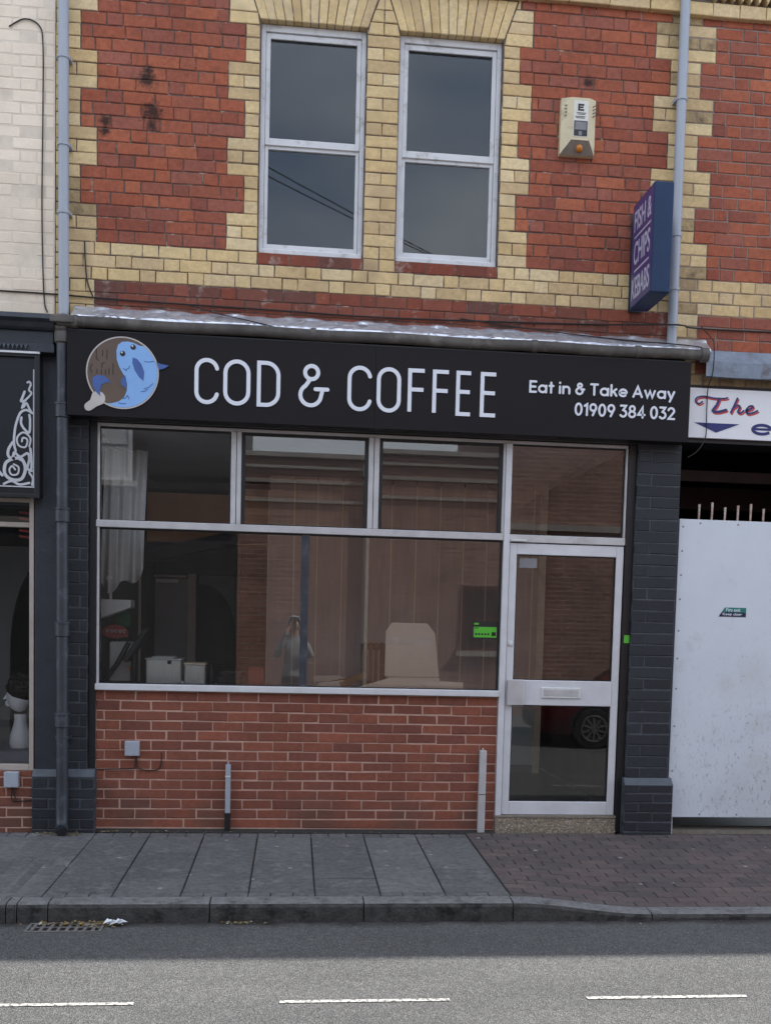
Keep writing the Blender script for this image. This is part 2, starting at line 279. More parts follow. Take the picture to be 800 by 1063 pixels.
# ------------------------------------------------------------------ mesh building
class MB:
    def __init__(s): s.v = []; s.f = []; s.m = []; s.M = Matrix.Identity(4)
    def add(s, vs, fs, mi=0):
        n = len(s.v); s.v += [tuple(s.M @ Vector(p)) for p in vs]
        for f in fs: s.f.append([n+i for i in f]); s.m.append(mi)
    def box(s, x0, x1, y0, y1, z0, z1, mi=0):
        s.add([(x, y, z) for z in (z0, z1) for y in (y0, y1) for x in (x0, x1)],
              [(0, 2, 3, 1), (4, 5, 7, 6), (0, 1, 5, 4), (2, 6, 7, 3), (0, 4, 6, 2), (1, 3, 7, 5)], mi); return s
    def prism(s, poly, a, b, axis='y', mi=0):
        n = len(poly)
        if axis == 'y': P = [(p[0], a, p[1]) for p in poly]+[(p[0], b, p[1]) for p in poly]
        elif axis == 'x': P = [(a, p[0], p[1]) for p in poly]+[(b, p[0], p[1]) for p in poly]
        else: P = [(p[0], p[1], a) for p in poly]+[(p[0], p[1], b) for p in poly]
        if n > 4:
            tr = tessellate_polygon([[Vector((p[0], p[1], 0)) for p in poly]]); caps = [list(t) for t in tr]+[[q+n for q in t[::-1]] for t in tr]
        else: caps = [list(range(n)), list(range(2*n-1, n-1, -1))]
        s.add(P, caps+[(i, i+n, (i+1) % n+n, (i+1) % n) for i in range(n)], mi); return s
    def brick(s, q, y, depth, mi, c=.005, j=.0026):
        # q: four corners (x,z) anticlockwise from lower left; chamfered front face at y
        dy = rnd.uniform(-.0022, .0022); q = [(x+rnd.uniform(-j, j), z+rnd.uniform(-j, j)) for x, z in q]
        mx_ = sum(p[0] for p in q)/4; mz_ = sum(p[1] for p in q)/4
        def ins(p, d): return (p[0]-math.copysign(d, p[0]-mx_), p[1]-math.copysign(d, p[1]-mz_))
        A = [(p[0], y+depth, p[1]) for p in q]; B = [(p[0], y+dy+c*.8, p[1]) for p in q]; C = [(ins(p, c)[0], y+dy, ins(p, c)[1]) for p in q]
        fs = [(8, 9, 10, 11)]
        for i in range(4):
            k = (i+1) % 4; fs += [(i, k, 4+k, 4+i), (4+i, 4+k, 8+k, 8+i)]
        s.add(A+B+C, fs, mi)
    def tube(s, pts, r, n=10, mi=0, closed=False):
        P = [Vector(p) for p in pts]; up = Vector((0, 0, 1)); rings = []
        rr = r if isinstance(r, (list, tuple)) else [r]*len(P)
        d0 = (P[1]-P[0]).normalized(); a = d0.orthogonal().normalized()
        for i, p in enumerate(P):
            d = ((P[min(i+1, len(P)-1)]-P[i]).normalized()+(P[i]-P[max(i-1, 0)]).normalized())
            d = d.normalized() if d.length > 1e-6 else d0
            a = (a-d*a.dot(d)).normalized(); b = d.cross(a)
            rings.append([p+(a*math.cos(t)+b*math.sin(t))*rr[i] for t in [2*math.pi*k/n for k in range(n)]])
        vs = [tuple(p) for q in rings for p in q]; fs = []
        for i in range(len(P)-1):
            for k in range(n): fs.append((i*n+k, i*n+(k+1) % n, (i+1)*n+(k+1) % n, (i+1)*n+k))
        fs += [tuple(range(n-1, -1, -1)), tuple(range((len(P)-1)*n, len(P)*n))]
        s.add(vs, fs, mi); return s
    def lathe(s, prof, c, axis='z', n=20, mi=0):
        vs = []; fs = []
        for r, h in prof:
            for k in range(n):
                t = 2*math.pi*k/n; a, b = r*math.cos(t), r*math.sin(t)
                vs.append((c[0]+a, c[1]+b, c[2]+h) if axis == 'z' else (c[0]+a, c[1]+h, c[2]+b) if axis == 'y' else (c[0]+h, c[1]+a, c[2]+b))
        for i in range(len(prof)-1):
            for k in range(n): fs.append((i*n+k, i*n+(k+1) % n, (i+1)*n+(k+1) % n, (i+1)*n+k))
        fs += [tuple(range(n-1, -1, -1)), tuple(range((len(prof)-1)*n, len(prof)*n))]
        s.add(vs, fs, mi); return s
    def ball(s, c, r, n=12, mi=0, sc=(1, 1, 1)):
        m = n//2; vs = []; fs = []
        for i in range(m+1):
            p = math.pi*i/m
            for k in range(n):
                t = 2*math.pi*k/n
                vs.append((c[0]+r*sc[0]*math.sin(p)*math.cos(t), c[1]+r*sc[1]*math.sin(p)*math.sin(t), c[2]+r*sc[2]*math.cos(p)))
        for i in range(m):
            for k in range(n): fs.append((i*n+k, (i+1)*n+k, (i+1)*n+(k+1) % n, i*n+(k+1) % n))
        s.add(vs, fs, mi); return s
    def ribbon(s, pts, wd, y, t=.004, closed=False, mi=0, cap=True):
        # flat stroke of width wd in the x-z plane, front face at y, thickness t behind it
        P = [Vector(p) for p in pts]; n = len(P); Lf, Rt = [], []
        ww = wd if isinstance(wd, (list, tuple)) else [wd]*n
        for i in range(n):
            a = P[(i-1) % n] if (closed or i) else None; b = P[(i+1) % n] if (closed or i < n-1) else None
            d1 = (P[i]-a).normalized() if a is not None else None; d2 = (b-P[i]).normalized() if b is not None else None
            d1 = d1 or d2; d2 = d2 or d1
            nn = Vector((-(d1+d2).y, (d1+d2).x)); nn = nn.normalized() if nn.length > 1e-6 else Vector((-d1.y, d1.x))
            k = 1/max(.5, nn.dot(Vector((-d1.y, d1.x)))); h = nn*(ww[i]/2*k)
            Lf.append(P[i]+h); Rt.append(P[i]-h)
        if closed:
            vs = []; fs = []
            for q in (Lf, Rt): vs += [(p.x, y, p.y) for p in q]
            for q in (Lf, Rt): vs += [(p.x, y+t, p.y) for p in q]
            for i in range(n):
                k = (i+1) % n
                fs += [(i, n+i, n+k, k), (i, k, 2*n+k, 2*n+i), (n+i, 3*n+i, 3*n+k, n+k), (2*n+i, 2*n+k, 3*n+k, 3*n+i)]
            s.add(vs, fs, mi); return s
        poly = list(Rt)
        if cap:
            d = (P[-1]-P[-2]).normalized(); nv = Vector((-d.y, d.x)); h = ww[-1]/2
            poly += [P[-1]+(-nv*math.cos(t_)+d*math.sin(t_))*h for t_ in [math.pi*j/6 for j in range(1, 6)]]
        e1 = len(poly)
        poly2 = Lf[::-1]
        c0 = []
        if cap:
            d = (P[0]-P[1]).normalized(); nv = Vector((-d.y, d.x)); h = ww[0]/2
            c0 = [P[0]+(-nv*math.cos(t_)+d*math.sin(t_))*h for t_ in [math.pi*j/6 for j in range(1, 6)]]
        allp = poly+poly2+c0; N = len(allp)
        vs = [(p.x, y, p.y) for p in allp]+[(p.x, y+t, p.y) for p in allp]
        li = lambda i: e1+(n-1-i)
        fs = []
        for i in range(n-1): fs += [(i, i+1, li(i+1), li(i)), (N+i, N+li(i), N+li(i+1), N+i+1)]
        if cap:
            e = [n-1]+list(range(n, e1))+[li(n-1)]; fs += [e, [N+q for q in e[::-1]]]
            e = [li(0)]+list(range(e1+n, N))+[0]; fs += [e, [N+q for q in e[::-1]]]
        fs += [(i, N+i, N+(i+1) % N, (i+1) % N) for i in range(N)]
        s.add(vs, fs, mi); return s
    def build(s, name, mats, parent=None, bevel=0, smooth=False, seg=2):
        me = bpy.data.meshes.new(name)
        off = Vector((0, 0, 0)); p = parent
        while p is not None: off += p.location; p = p.parent
        me.from_pydata([(v[0]-off.x, v[1]-off.y, v[2]-off.z) for v in s.v], [], s.f)
        for m in (mats if isinstance(mats, (list, tuple)) else [mats]): me.materials.append(M[m] if isinstance(m, str) else m)
        for p, i in zip(me.polygons, s.m): p.material_index = i
        bm = bmesh.new(); bm.from_mesh(me); bmesh.ops.recalc_face_normals(bm, faces=bm.faces); bm.to_mesh(me); bm.free()
        if smooth:
            for p in me.polygons: p.use_smooth = True
            try: me.set_sharp_from_angle(angle=R(35))
            except Exception: pass
        o = bpy.data.objects.new(name, me); COL.objects.link(o); o.parent = parent
        if bevel:
            b = o.modifiers.new('bevel', 'BEVEL'); b.width = bevel; b.segments = seg; b.limit_method = 'ANGLE'; b.angle_limit = R(40)
        return o
def tag(o, label=None, cat=None, group=None, kind=None):
    for k, v in (('label', label), ('category', cat), ('group', group), ('kind', kind)):
        if v: o[k] = v
    return o
def thing(name, label, cat, loc=(0, 0, 0), group=None):
    o = bpy.data.objects.new(name, None); COL.objects.link(o); o.location = loc; o.empty_display_size = .1
    return tag(o, label, cat, group)
def struct(mb, name, mats, **k): return tag(mb.build(name, mats, **k), kind='structure')
def bx(*a): return MB().box(*a)
def text(string, name, m, parent, x0, x1, z0, z1, y, t=.004, bold=0, Mx=None, shear=0):
    cu = bpy.data.curves.new(name, 'FONT'); cu.body = string; cu.size = 1; cu.offset = bold; cu.extrude = .01; cu.shear = shear
    to = bpy.data.objects.new(name, cu); COL.objects.link(to)
    dg = bpy.context.evaluated_depsgraph_get(); dg.update()
    me = bpy.data.meshes.new_from_object(to.evaluated_get(dg)); bpy.data.objects.remove(to)
    xs = [v.co.x for v in me.vertices]; ys = [v.co.y for v in me.vertices]
    a, b, c, d = min(xs), max(xs), min(ys), max(ys)
    off = Vector((0, 0, 0)); p = parent
    while p is not None: off += p.location; p = p.parent
    for v in me.vertices:
        q = Vector((x0+(v.co.x-a)/(b-a)*(x1-x0), y+(t if v.co.z < 0 else 0), z0+(v.co.y-c)/(d-c)*(z1-z0)))
        v.co = (Mx @ q if Mx else q)-off
    me.materials.clear(); me.materials.append(M[m])
    for p in me.polygons: p.material_index = 0
    o = bpy.data.objects.new(name, me); COL.objects.link(o); o.parent = parent
    return o
def ring(mb, x0, x1, z0, z1, wl, wr, wb, wt, y0, y1, mi=0):
    mb.box(x0, x0+wl, y0, y1, z0, z1, mi); mb.box(x1-wr, x1, y0, y1, z0, z1, mi)
    mb.box(x0+wl, x1-wr, y0+.0005, y1-.0005, z0, z0+wb, mi); mb.box(x0+wl, x1-wr, y0+.0005, y1-.0005, z1-wt, z1, mi); return mb

# ------------------------------------------------------------------ bond patterns
def course(mb, x0, x1, z0, z1, y, mi, pat, off, jt, depth=.10, special=None):
    """bricks of one course between x0 and x1; pat = lengths incl. joint, off = phase"""
    per = sum(pat); x = x0-((x0-off) % per); i = 0; cells = []
    while x < x1:
        l = pat[i % len(pat)]; a, b = max(x, x0), min(x+l, x1)
        if b-a > .002: cells.append([a, b])
        x += l; i += 1
    k = 0
    while k < len(cells) and len(cells) > 1:
        if cells[k][1]-cells[k][0] < .05:
            if k: cells[k-1][1] = cells[k][1]
            else: cells[1][0] = cells[0][0]
            cells.pop(k)
        else: k += 1
    for a, b in cells:
        m = special((a+b)/2, (z0+z1)/2, mi) if special else mi
        mb.brick([(a+jt/2, z0+jt/2), (b-jt/2, z0+jt/2), (b-jt/2, z1-jt/2), (a+jt/2, z1-jt/2)], y, depth, m)

# =================================================================== SETTING
struct(bx(-150, 150, -150, 150, -.6, -.3), 'ground', 'ground')
def pz(x, y):
    s = min(1, max(0, (x-1.34)/.87)); s = s*s*(3-2*s)
    return -(.03+.072*s)*min(1, max(0, -y/1.7))
def warped(mb, x0, x1, y0, y1, dz, mi, gap=0, n=1):
    x0 += gap; x1 -= gap; y0 += gap; y1 -= gap
    top = [(x0, y0), (x1, y0), (x1, y1), (x0, y1)]; h = rnd.uniform(-.0015, .0015)
    mb.add([(x, y, pz(x, y)+dz+h-.05) for x, y in top]+[(x, y, pz(x, y)+dz+h-.003) for x, y in top] +
           [(x+(.003 if x == x0 else -.003), y+(.003 if y == y0 else -.003), pz(x, y)+dz+h) for x, y in top],
           [(8, 9, 10, 11)]+[f for i in range(4) for f in ((i, (i+1) % 4, 4+(i+1) % 4, 4+i), (4+i, 4+(i+1) % 4, 8+(i+1) % 4, 8+i))], mi)
pv = MB()
X = -1.445
cols = []
x = 1.355
while x > -1.5: cols.append((x-.4, x)); x -= .4
for a, b in ((-1.56, -1.445), (-1.61, -1.56), (-1.66, -1.61), (-1.70, -1.66), (-1.80, -1.70)): cols.append((a, b))
x = -1.80
while x > -9: cols.append((x-.4, x)); x -= .4
for i, (a, b) in enumerate(cols):
    narrow = b-a < .2
    if narrow:
        y = -.06
        while y > -1.68:
            l = .23 if b-a > .09 else .9
            warped(pv, a, b, max(y-l, -1.70), y, 0, 0, .0025); y -= l
        continue
    c = [-.05, -.17] + ([-.86, -1.62] if i % 2 else [-1.06, -1.62])+[-1.70]
    if i % 3 == 2: c = [-.05, -.17, -.62, -1.30, -1.70]
    for y1, y0 in zip(c, c[1:]):
        if y1-y0 < .15:
            for k in range(3): warped(pv, a+k*(b-a)/3, a+(k+1)*(b-a)/3, y0, y1, 0, 0, .003)
        else: warped(pv, a, b, y0, y1, 0, 0, .0055)
y = -.02; k = 0
while y > -1.69:
    x = 1.36; off = .1 if k % 2 else 0; first = True
    while x < 9:
        l = (.1 if off and first else .2); first = False
        if not (x > 4.6 and k > 30): warped(pv, x, x+l, max(y-.1, -1.70), y, 0, 1, .003)
        x += l
    y -= .1; k += 1
bed = []
xs = [-9, -2, 0, 1.30, 1.45, 1.6, 1.8, 2.0, 2.2, 3, 9]
for a, b in zip(xs, xs[1:]):
    pv.add([(a, -1.70, pz(a, -1.70)-.007), (b, -1.70, pz(b, -1.70)-.007), (b, .3, pz(b, 0)-.007), (a, .3, pz(a, 0)-.007)], [(0, 1, 2, 3)], 2)
struct(pv, 'pavement', ['slab', 'block', 'joint'])
kb = MB()
jx = [-1.612, -1.552, -1.379, -.461, .442, 1.342, 2.21]
while jx[-1] < 12: jx.append(jx[-1]+.915)
while jx[0] > -12: jx.insert(0, jx[0]-.915)
for a, b in zip(jx, jx[1:]):
    a += .004; b -= .004; zz = []
    ns = 8
    vs = []; fs = []
    for i in range(ns+1):
        x = a+(b-a)*i/ns; t = pz(x, -1.7)-.001
        e = rnd.uniform(-.003, .003)
        prof = [(-1.703, -.3), (-1.703, t), (-1.80+e, t-.004), (-1.818+e, t-.012), (-1.828+e, t-.03), (-1.835, -.3)]
        vs += [(x, p[0], p[1]) for p in prof]
    for mi_ in (0, 1):
        f_ = [(i*6+k, i*6+(k+1) % 6, (i+1)*6+(k+1) % 6, (i+1)*6+k) for i in range(ns) for k in range(6) if (k in (3, 4)) == bool(mi_)]
        if mi_ == 0: f_ += [tuple(range(6)), tuple(range(ns*6+5, ns*6-1, -1))]; kb.add(vs, f_, 0)
        else:
            n0 = len(kb.v)-len(vs)
            for q in f_: kb.f.append([n0+i for i in q]); kb.m.append(1)
struct(kb, 'kerb', ['kerb', 'kerb_front'])
rd = MB(); rd.add([(-60, -8.3, -.15), (60, -8.3, -.15), (60, -1.8, -.15), (-60, -1.8, -.15)], [(0, 1, 2, 3)])
struct(rd, 'road', 'asphalt')
dl = MB()
for k in range(-6, 8):
    a = -.036+1.463*k; n = 14
    for i in range(n):                       # worn, slightly ragged dash
        p, q = a+.8*i/n, a+.8*(i+1)/n; c = -3.075-.02*(a/1.463)*.1
        dl.add([(p, c-.0155, -.146), (q, c-.0155, -.146), (q, c+.0155, -.146), (p, c+.0155, -.146)], [(0, 1, 2, 3)])
struct(dl, 'road_marking', 'paint_line')
struct(MB().box(-40, 40, -8.42, -8.3, -.3, -.03).box(-40, 40, -10.5, -8.42, -.3, -.034), 'opposite_pavement', 'slab')

# =================================================================== SHOP BUILDING
K0, KH = 4.066, .0893
shop = thing('shop_building', 'two storey red and yellow brick shop with black fascia, large window and glazed door', 'shop building', (0, 0, 0))
FLE = [.345*2/3, .345/3]                         # Flemish bond: stretcher, header
def soot(x, z, m):
    if m == 1 and x < -1.6 and 4.55 < z < 4.8: return 3
    if m == 1 and x > 2.6: return 3 if rnd.random() < .3 else 1
    return m
uw = MB()
for k in range(-4, 25):
    z0 = K0+k*KH; z1 = z0+KH
    wide = ((k-3)//3) % 2 == 0
    h = (k % 2)*.172
    J = .0068
    if k < 0:
        course(uw, -1.77, -1.49, z0, z1, 0, 1, FLE, h, J, special=soot); course(uw, -1.49, 2.845, z0, z1, 0, 4, FLE, h+.05, J)
    elif k < 3:
        if k < 2: course(uw, -1.77, 2.845, z0, z1, 0, 1, FLE, h-.02, J, special=soot)
        else:
            course(uw, -1.77, -.322, z0, z1, 0, 1, FLE, h, J, special=soot); course(uw, -.322, .458, z0, z1, .003, 4, [.23], -.322, J)
            course(uw, .458, .698, z0, z1, 0, 1, [.12], .458, J); course(uw, .698, 1.476, z0, z1, .003, 4, [.23], .698, J)
            course(uw, 1.476, 2.845, z0, z1, 0, 1, FLE, h, J, special=soot)
    else:
        mid = (k % 3 == 1)
        lq, wl, wr, rq = (-1.478, -.55, 1.698, 2.64) if wide else (-1.596, -.427, 1.602, 2.764)
        course(uw, -1.77, lq, z0, z1, 0, 1, [.146] if (wide and mid) else [.5], -1.77, J, special=soot)
        ph = h+.04*((k*7) % 3)
        course(uw, lq, wl, z0, z1, 0, 0, FLE, ph, J, special=soot)
        course(uw, wr, rq, z0, z1, 0, 0, FLE, ph+.1, J, special=soot)
        course(uw, rq, 2.845, z0, z1, 0, 1, [.1] if (wide and mid) else [.5], rq, J, special=soot)
        if k < 21:
            course(uw, wl, -.322, z0, z1, 0, 1, [.114] if (wide and mid) else [.5], wl, J)
            course(uw, 1.476, wr, z0, z1, 0, 1, [.111] if (wide and mid) else [.5], 1.476, J)
            course(uw, .458, .698, z0, z1, 0, 1, [.12] if k % 2 else [.24], .458, J)
        else:
            for s_, e_ in ((0, 0),):
                za, zb = z0+J/2, z1-J/2
                sk = lambda z: max(0, (z-5.985))*.36
                def q4(a0, a1, b0, b1): uw.brick([(a0, za), (a1, za), (b1, zb), (b0, zb)], 0, .1, 1)
                q4(wl+J, -.33-sk(za), wl+J, -.33-sk(zb)); q4(1.482+sk(za), wr-J, 1.482+sk(zb), wr-J)
                q4(.466+sk(za), .575, .466+sk(zb), .575); q4(.583, .692-sk(za), .583, .692-sk(zb))
for xa, xb in ((-.322, .458), (.698, 1.476)):     # flat arches of splayed bricks
    n = 13; c = (xa+xb)/2
    for i in range(n):
        u0, u1 = i/n, (i+1)/n
        b0, b1 = xa+(xb-xa)*u0+.003, xa+(xb-xa)*u1-.003
        t0, t1 = xa-.098+(xb-xa+.196)*u0+.003, xa-.098+(xb-xa+.196)*u1-.003
        uw.brick([(b0, 5.987), (b1, 5.987), (t1, 6.262), (t0, 6.262)], -.001, .09, 1, j=.001)
x = -1.77
while x < 2.84:                                    # string course under the eaves
    l = min(.31, 2.845-x)
    uw.brick([(x+.003, 6.272), (x+l-.003, 6.272), (x+l-.003, 6.36), (x+.003, 6.36)], -.045, .14, 1)
    uw.brick([(x+.003, 6.366), (x+l-.003, 6.366), (x+l-.003, 6.50), (x+.003, 6.50)], -.07, .16, 1); x += l
for k in range(28, 38):
    z0 = K0+k*KH-.064
    course(uw, -1.77, 2.845, z0, z0+KH, 0, 0, FLE, (k % 2)*.172, .008)
for a in ((-1.77, -.319, 3.70, 7.4), (.455, .701, 4.33, 5.99), (1.473, 2.845, 3.70, 7.4), (-.319, 1.473, 3.70, 4.331), (-.319, 1.473, 5.99, 7.4)):
    uw.box(a[0], a[1], .0065, .24, a[2], a[3], 5)
uw.build('brick_wall', ['red_brick', 'buff_brick', 'burnt_brick', 'sooty_buff', 'worn_brick', 'mortar'], shop)
# roof and rest of the shell
rf = MB(); rf.prism([(-.29, 7.46), (4.2, 10.2), (8.8, 7.4), (8.8, 7.25), (4.2, 10.02), (-.29, 7.3)], -1.77, 2.845, 'x'); rf.build('roof', 'slate', shop)
bx(-1.77, 2.845, .24, 8.6, 3.25, 3.40).build('upper_floor', 'plaster_grey', shop)
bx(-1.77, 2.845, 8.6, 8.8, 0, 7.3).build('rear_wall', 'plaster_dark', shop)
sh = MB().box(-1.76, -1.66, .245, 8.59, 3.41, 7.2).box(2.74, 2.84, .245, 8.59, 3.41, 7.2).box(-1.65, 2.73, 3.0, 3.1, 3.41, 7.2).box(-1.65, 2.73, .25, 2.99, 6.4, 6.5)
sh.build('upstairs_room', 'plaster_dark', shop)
# upper sash windows
def sash(x0, x1, zr, lab):
    f = MB(); ring(f, x0, x1, 4.338, 5.984, .034, .034, .045, .05, .055, .125)
    f.box(x0+.004, x1-.004, .03, .06, 4.336, 4.372)
    fr = f.build('window_frame', 'upvc', shop, .004)
    u = MB(); ring(u, x0+.036, x1-.036, zr, 5.932, .032, .032, .05, .04, .07, .11); u.build('upper_sash', 'upvc', fr, .003)
    l = MB(); ring(l, x0+.036, x1-.036, 4.385, zr+.004, .026, .026, .04, .028, .085, .122); l.build('lower_sash', 'upvc', fr, .003)
    bx(x0+.066, x1-.066, .089, .093, zr+.048, 5.894).build('upper_pane', 'upper_glass', fr)
    bx(x0+.06, x1-.06, .101, .105, 4.423, zr-.022).build('lower_pane', 'upper_glass', fr)
    b = MB(); ring(b, x0+.064, x1-.064, zr+.046, 5.896, .006, .006, .006, .012, .0815, .088); b.build('glazing_bead', 'rubber', fr)
sash(-.318, .454, 5.135, 'left'); sash(.702, 1.472, 5.115, 'right')

# ground floor: piers, plinths, riser
pr = MB()
def pier(mb, x0, x1, z0, z1, y, ch, mi, jm, pat=(.235,), j=.006):
    z = z0; k = 0
    while z < z1-.01:
        course(mb, x0, x1, z, min(z+ch, z1), y, mi, list(pat), x0+(.117 if k % 2 else 0), j, .06); z += ch; k += 1
    mb.box(x0+.002, x1-.002, y+.0035, y+.30, z0, z1, jm)
pier(pr, -1.70, -1.527, .0, 3.30, 0, .0885, 0, 1, (.6,))
pr.build('left_pier', ['navy_paint', 'navy_joint'], shop)
pr = MB(); pier(pr, 2.632, 2.98, .0, 3.30, 0, .0885, 0, 1, (2.0,))
pr.build('right_pier', ['navy_paint', 'navy_joint'], shop)
def plinth(x0, x1, zt, name):
    p = MB(); pier(p, x0, x1, -.05, zt-.045, -.05, .0765, 0, 1)
    p.prism([(-.052, zt-.045), (-.052, zt-.038), (-.002, zt+.012), (.10, zt+.012), (.10, zt-.045)], x0+.002, x1-.002, 'x', 2)
    p.build(name, ['navy_paint', 'navy_joint', 'navy_ledge'], shop)
plinth(-1.918, -1.463, .46, 'plinth'); plinth(2.615, 3.01, .435, 'plinth')
rs = MB(); z = -.06; k = 0
while z < 1.06:
    course(rs, -1.475, 1.598, z, min(z+.075, 1.066), .05, 0, [.23] if z > .06 else [.9], (.115 if k % 2 else 0)-.03, .0075, .06); z += .075; k += 1
rs.box(-1.475, 1.598, .0535, .22, -.1, 1.066, 1)
rs.build('stall_riser', ['new_brick', 'pale_mortar', 'worn_brick'], shop)
# skirt of cement along the pavement
MB().prism([(.052, -.02), (.052, .012), (.035, .006), (-.02, -.003), (-.02, -.02)], -1.46, 1.59, 'x').build('cement_fillet', 'joint', shop)

# shopfront frame and glass
tm = MB().box(-1.526, -1.474, .035, .14, .02, 3.06).box(2.57, 2.632, .035, .14, 0, 3.06).box(-1.526, 2.632, -.015, .16, 3.056, 3.30)
tm.build('timber_surround', 'black_wood', shop, .003)
fr = MB()
fr.box(-1.473, -1.455, .045, .11, 1.117, 3.052)                      # left edge
fr.box(-1.455, 2.566, .0455, .11, 3.028, 3.051)                      # head
fr.box(-1.479, 1.598, .035, .112, 2.286, 2.338)                      # transom over the window
fr.box(1.646, 2.566, .035, .112, 2.276, 2.333)                       # transom over the door
fr.box(2.552, 2.568, .045, .11, 2.334, 3.0275)
for a, b in ((-.493, -.455), (-.450, -.417), (.54, .578), (.583, .622)): fr.box(a, b, .038, .115, 2.339, 3.0275)
fr.box(1.580, 1.600, .043, .115, 2.339, 3.0275)
sf = fr.build('window_frame', 'alu', shop, .003)
MB().box(1.6005, 1.647, .03, .118, .12, 3.027).build('door_post', 'alu_pale', shop, .003)
MB().box(-1.476, 1.598, .012, .115, 1.070, 1.117).build('window_sill', 'alu_pale', shop, .004)
bd = MB()
for a, b in ((-.417, .54), (.622, 1.58)): ring(bd, a, b, 2.339, 3.0275, .028, .028, .008, .02, .062, .10)
ring(bd, -1.455, -.493, 2.339, 3.0275, .006, .012, .006, .012, .066, .10); ring(bd, 1.6475, 2.552, 2.334, 3.0275, .006, .006, .006, .01, .066, .10)
ring(bd, -1.455, 1.600, 1.1175, 2.285, .006, .016, .006, .012, .066, .10)
bd.build('glazing_gasket', 'rubber', shop)
bx(.046, .102, .058, .105, 1.118, 2.285).build('glazing_bar', 'pipe_dark', shop)
gl = []
def pane(name, x0, x1, z0, z1, tilt=0, turn=0):
    m = MB(); cz, cx = (z0+z1)/2, (x0+x1)/2
    m.M = Matrix.Translation((cx, .082, cz)) @ Matrix.Rotation(R(tilt), 4, 'X') @ Matrix.Rotation(R(turn), 4, 'Z')
    m.box(x0-cx, x1-cx, -.003, .003, z0-cz, z1-cz); return m.build(name, 'glass', shop)
pane('window_pane', -1.448, .044, 1.124, 2.272); pane('window_pane', .104, 1.583, 1.124, 2.272)
pane('top_pane', -1.448, -.506, 2.346, 3.014); pane('top_pane', -.388, .511, 2.348, 3.006, .35)
pane('top_pane', .651, 1.551, 2.348, 3.006, .7); pane('top_pane', 1.654, 2.545, 2.341, 3.016)

# door
dr = MB()
ring(dr, 1.652, 2.562, .138, 2.268, .058, .058, .105, .085, .045, .095)
door = dr.build('door', 'alu_pale', shop, .004)
MB().box(1.7105, 2.5035, .036, .1, 1.008, 1.205).build('kick_rail', 'alu_pale', door, .004)
MB().box(1.664, 1.795, .012, .034, 1.006, 1.209).build('push_plate', 'alu', door, .006)
MB().box(1.938, 2.25, .026, .035, 1.067, 1.150).build('letter_plate', 'steel', door, .003)
MB().box(1.955, 2.233, .0235, .025, 1.085, 1.135).build('letter_flap', 'alu', door, .003)
m = MB().lathe([(.006, -.012), (.019, -.010), (.02, 0)], (1.682, .043, 1.49), 'y', 16); m.build('lock', 'steel', door, smooth=True)
bx(1.7105, 2.5035, .067, .073, 1.2055, 2.183).build('upper_pane', 'glass', door)
bx(1.7105, 2.5035, .067, .073, .2435, 1.0075).build('lower_pane', 'glass', door)
MB().box(1.655, 1.78, .02, .034, 2.283, 2.297).build('closer', 'steel', door)
g = MB(); ring(g, 1.7105, 2.5035, 1.2055, 2.183, .007, .007, .007, .007, .055, .066); ring(g, 1.7105, 2.5035, .2435, 1.0075, .007, .007, .007, .007, .055, .066); g.build('door_gasket', 'rubber', door)
# pebble-dashed step
st = MB().box(1.602, 2.574, .03, .30, -.02, .118, 0)
st.box(1.602, 2.574, .022, .30, .1185, .1345, 0)
for i in range(1100):
    x, z = rnd.uniform(1.605, 2.57), rnd.uniform(-.005, .112); r = rnd.uniform(.003, .0085)
    st.ball((x, .03, z), r, 6, 1, (1.2, .7, 1))
st.build('door_step', ['cement', 'pebble'], shop)

# interior
it = MB()
it.box(-1.525, 2.63, .3, 5.0, .05, .12, 0)
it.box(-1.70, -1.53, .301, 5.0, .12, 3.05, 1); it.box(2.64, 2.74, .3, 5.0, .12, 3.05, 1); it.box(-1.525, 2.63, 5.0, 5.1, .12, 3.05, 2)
it.box(-1.525, 2.63, .17, 5.0, 3.055, 3.14, 3)
it.build('shop_interior', ['floor', 'plaster_grey', 'plaster_dark', 'ceiling'], shop)
pw = MB(); xs = [-.27, -.016, .213, .46, .705, .95, 1.20, 1.44, 1.68, 1.92, 2.16, 2.40, 2.50]
for a, b in zip(xs, xs[1:]): pw.box(a+.006, b-.006, 2.4, 2.46, .95, 3.05, 0); pw.box(b-.006, b+.006, 2.392, 2.45, .95, 3.0, 1)
pw.box(-.274, -.266, 2.39, 2.45, .95, 2.9, 1)
pw.box(-.27, 2.46, 2.40, 2.46, .2, .95, 2); pw.box(-.27, 2.5, 2.385, 2.46, .12, .2, 3); pw.box(2.46, 2.53, 2.37, 2.47, .12, 3.05, 1)
pw.build('panelled_partition', ['panel_brown', 'panel_trim', 'dado', 'door_grey'], shop)
bh = MB().box(-1.52, -.28, 2.9, 3.0, 2.40, 2.90, 0)
bh.build('bulkhead', 'orange_wall', shop)
MB().prism([(-1.52, 2.30), (-.60, 2.52), (-.28, 2.55), (-.28, 2.42), (-.6, 2.40), (-1.52, 2.16)], 2.7, 2.89, 'y').build('stair_soffit', 'plaster_dark', shop)
MB().box(-1.52, -.28, 2.6, 3.6, 2.905, 2.98).build('ceiling_beam', 'plaster_grey', shop)
MB().box(-1.52, -.6, 3.52, 3.6, 2.1, 2.4).build('back_partition', 'plaster_dark', shop); bx(-1.5, -.3, 4.6, 4.65, .12, 3.0).build('doorway_painted_dark', 'black_wood', shop)  # black sheet at the back paints the unlit void of the doorway
idoor = MB().box(-1.51, -1.155, 3.46, 3.5, .12, 2.05).build('inner_door', 'door_grey', shop, .003)
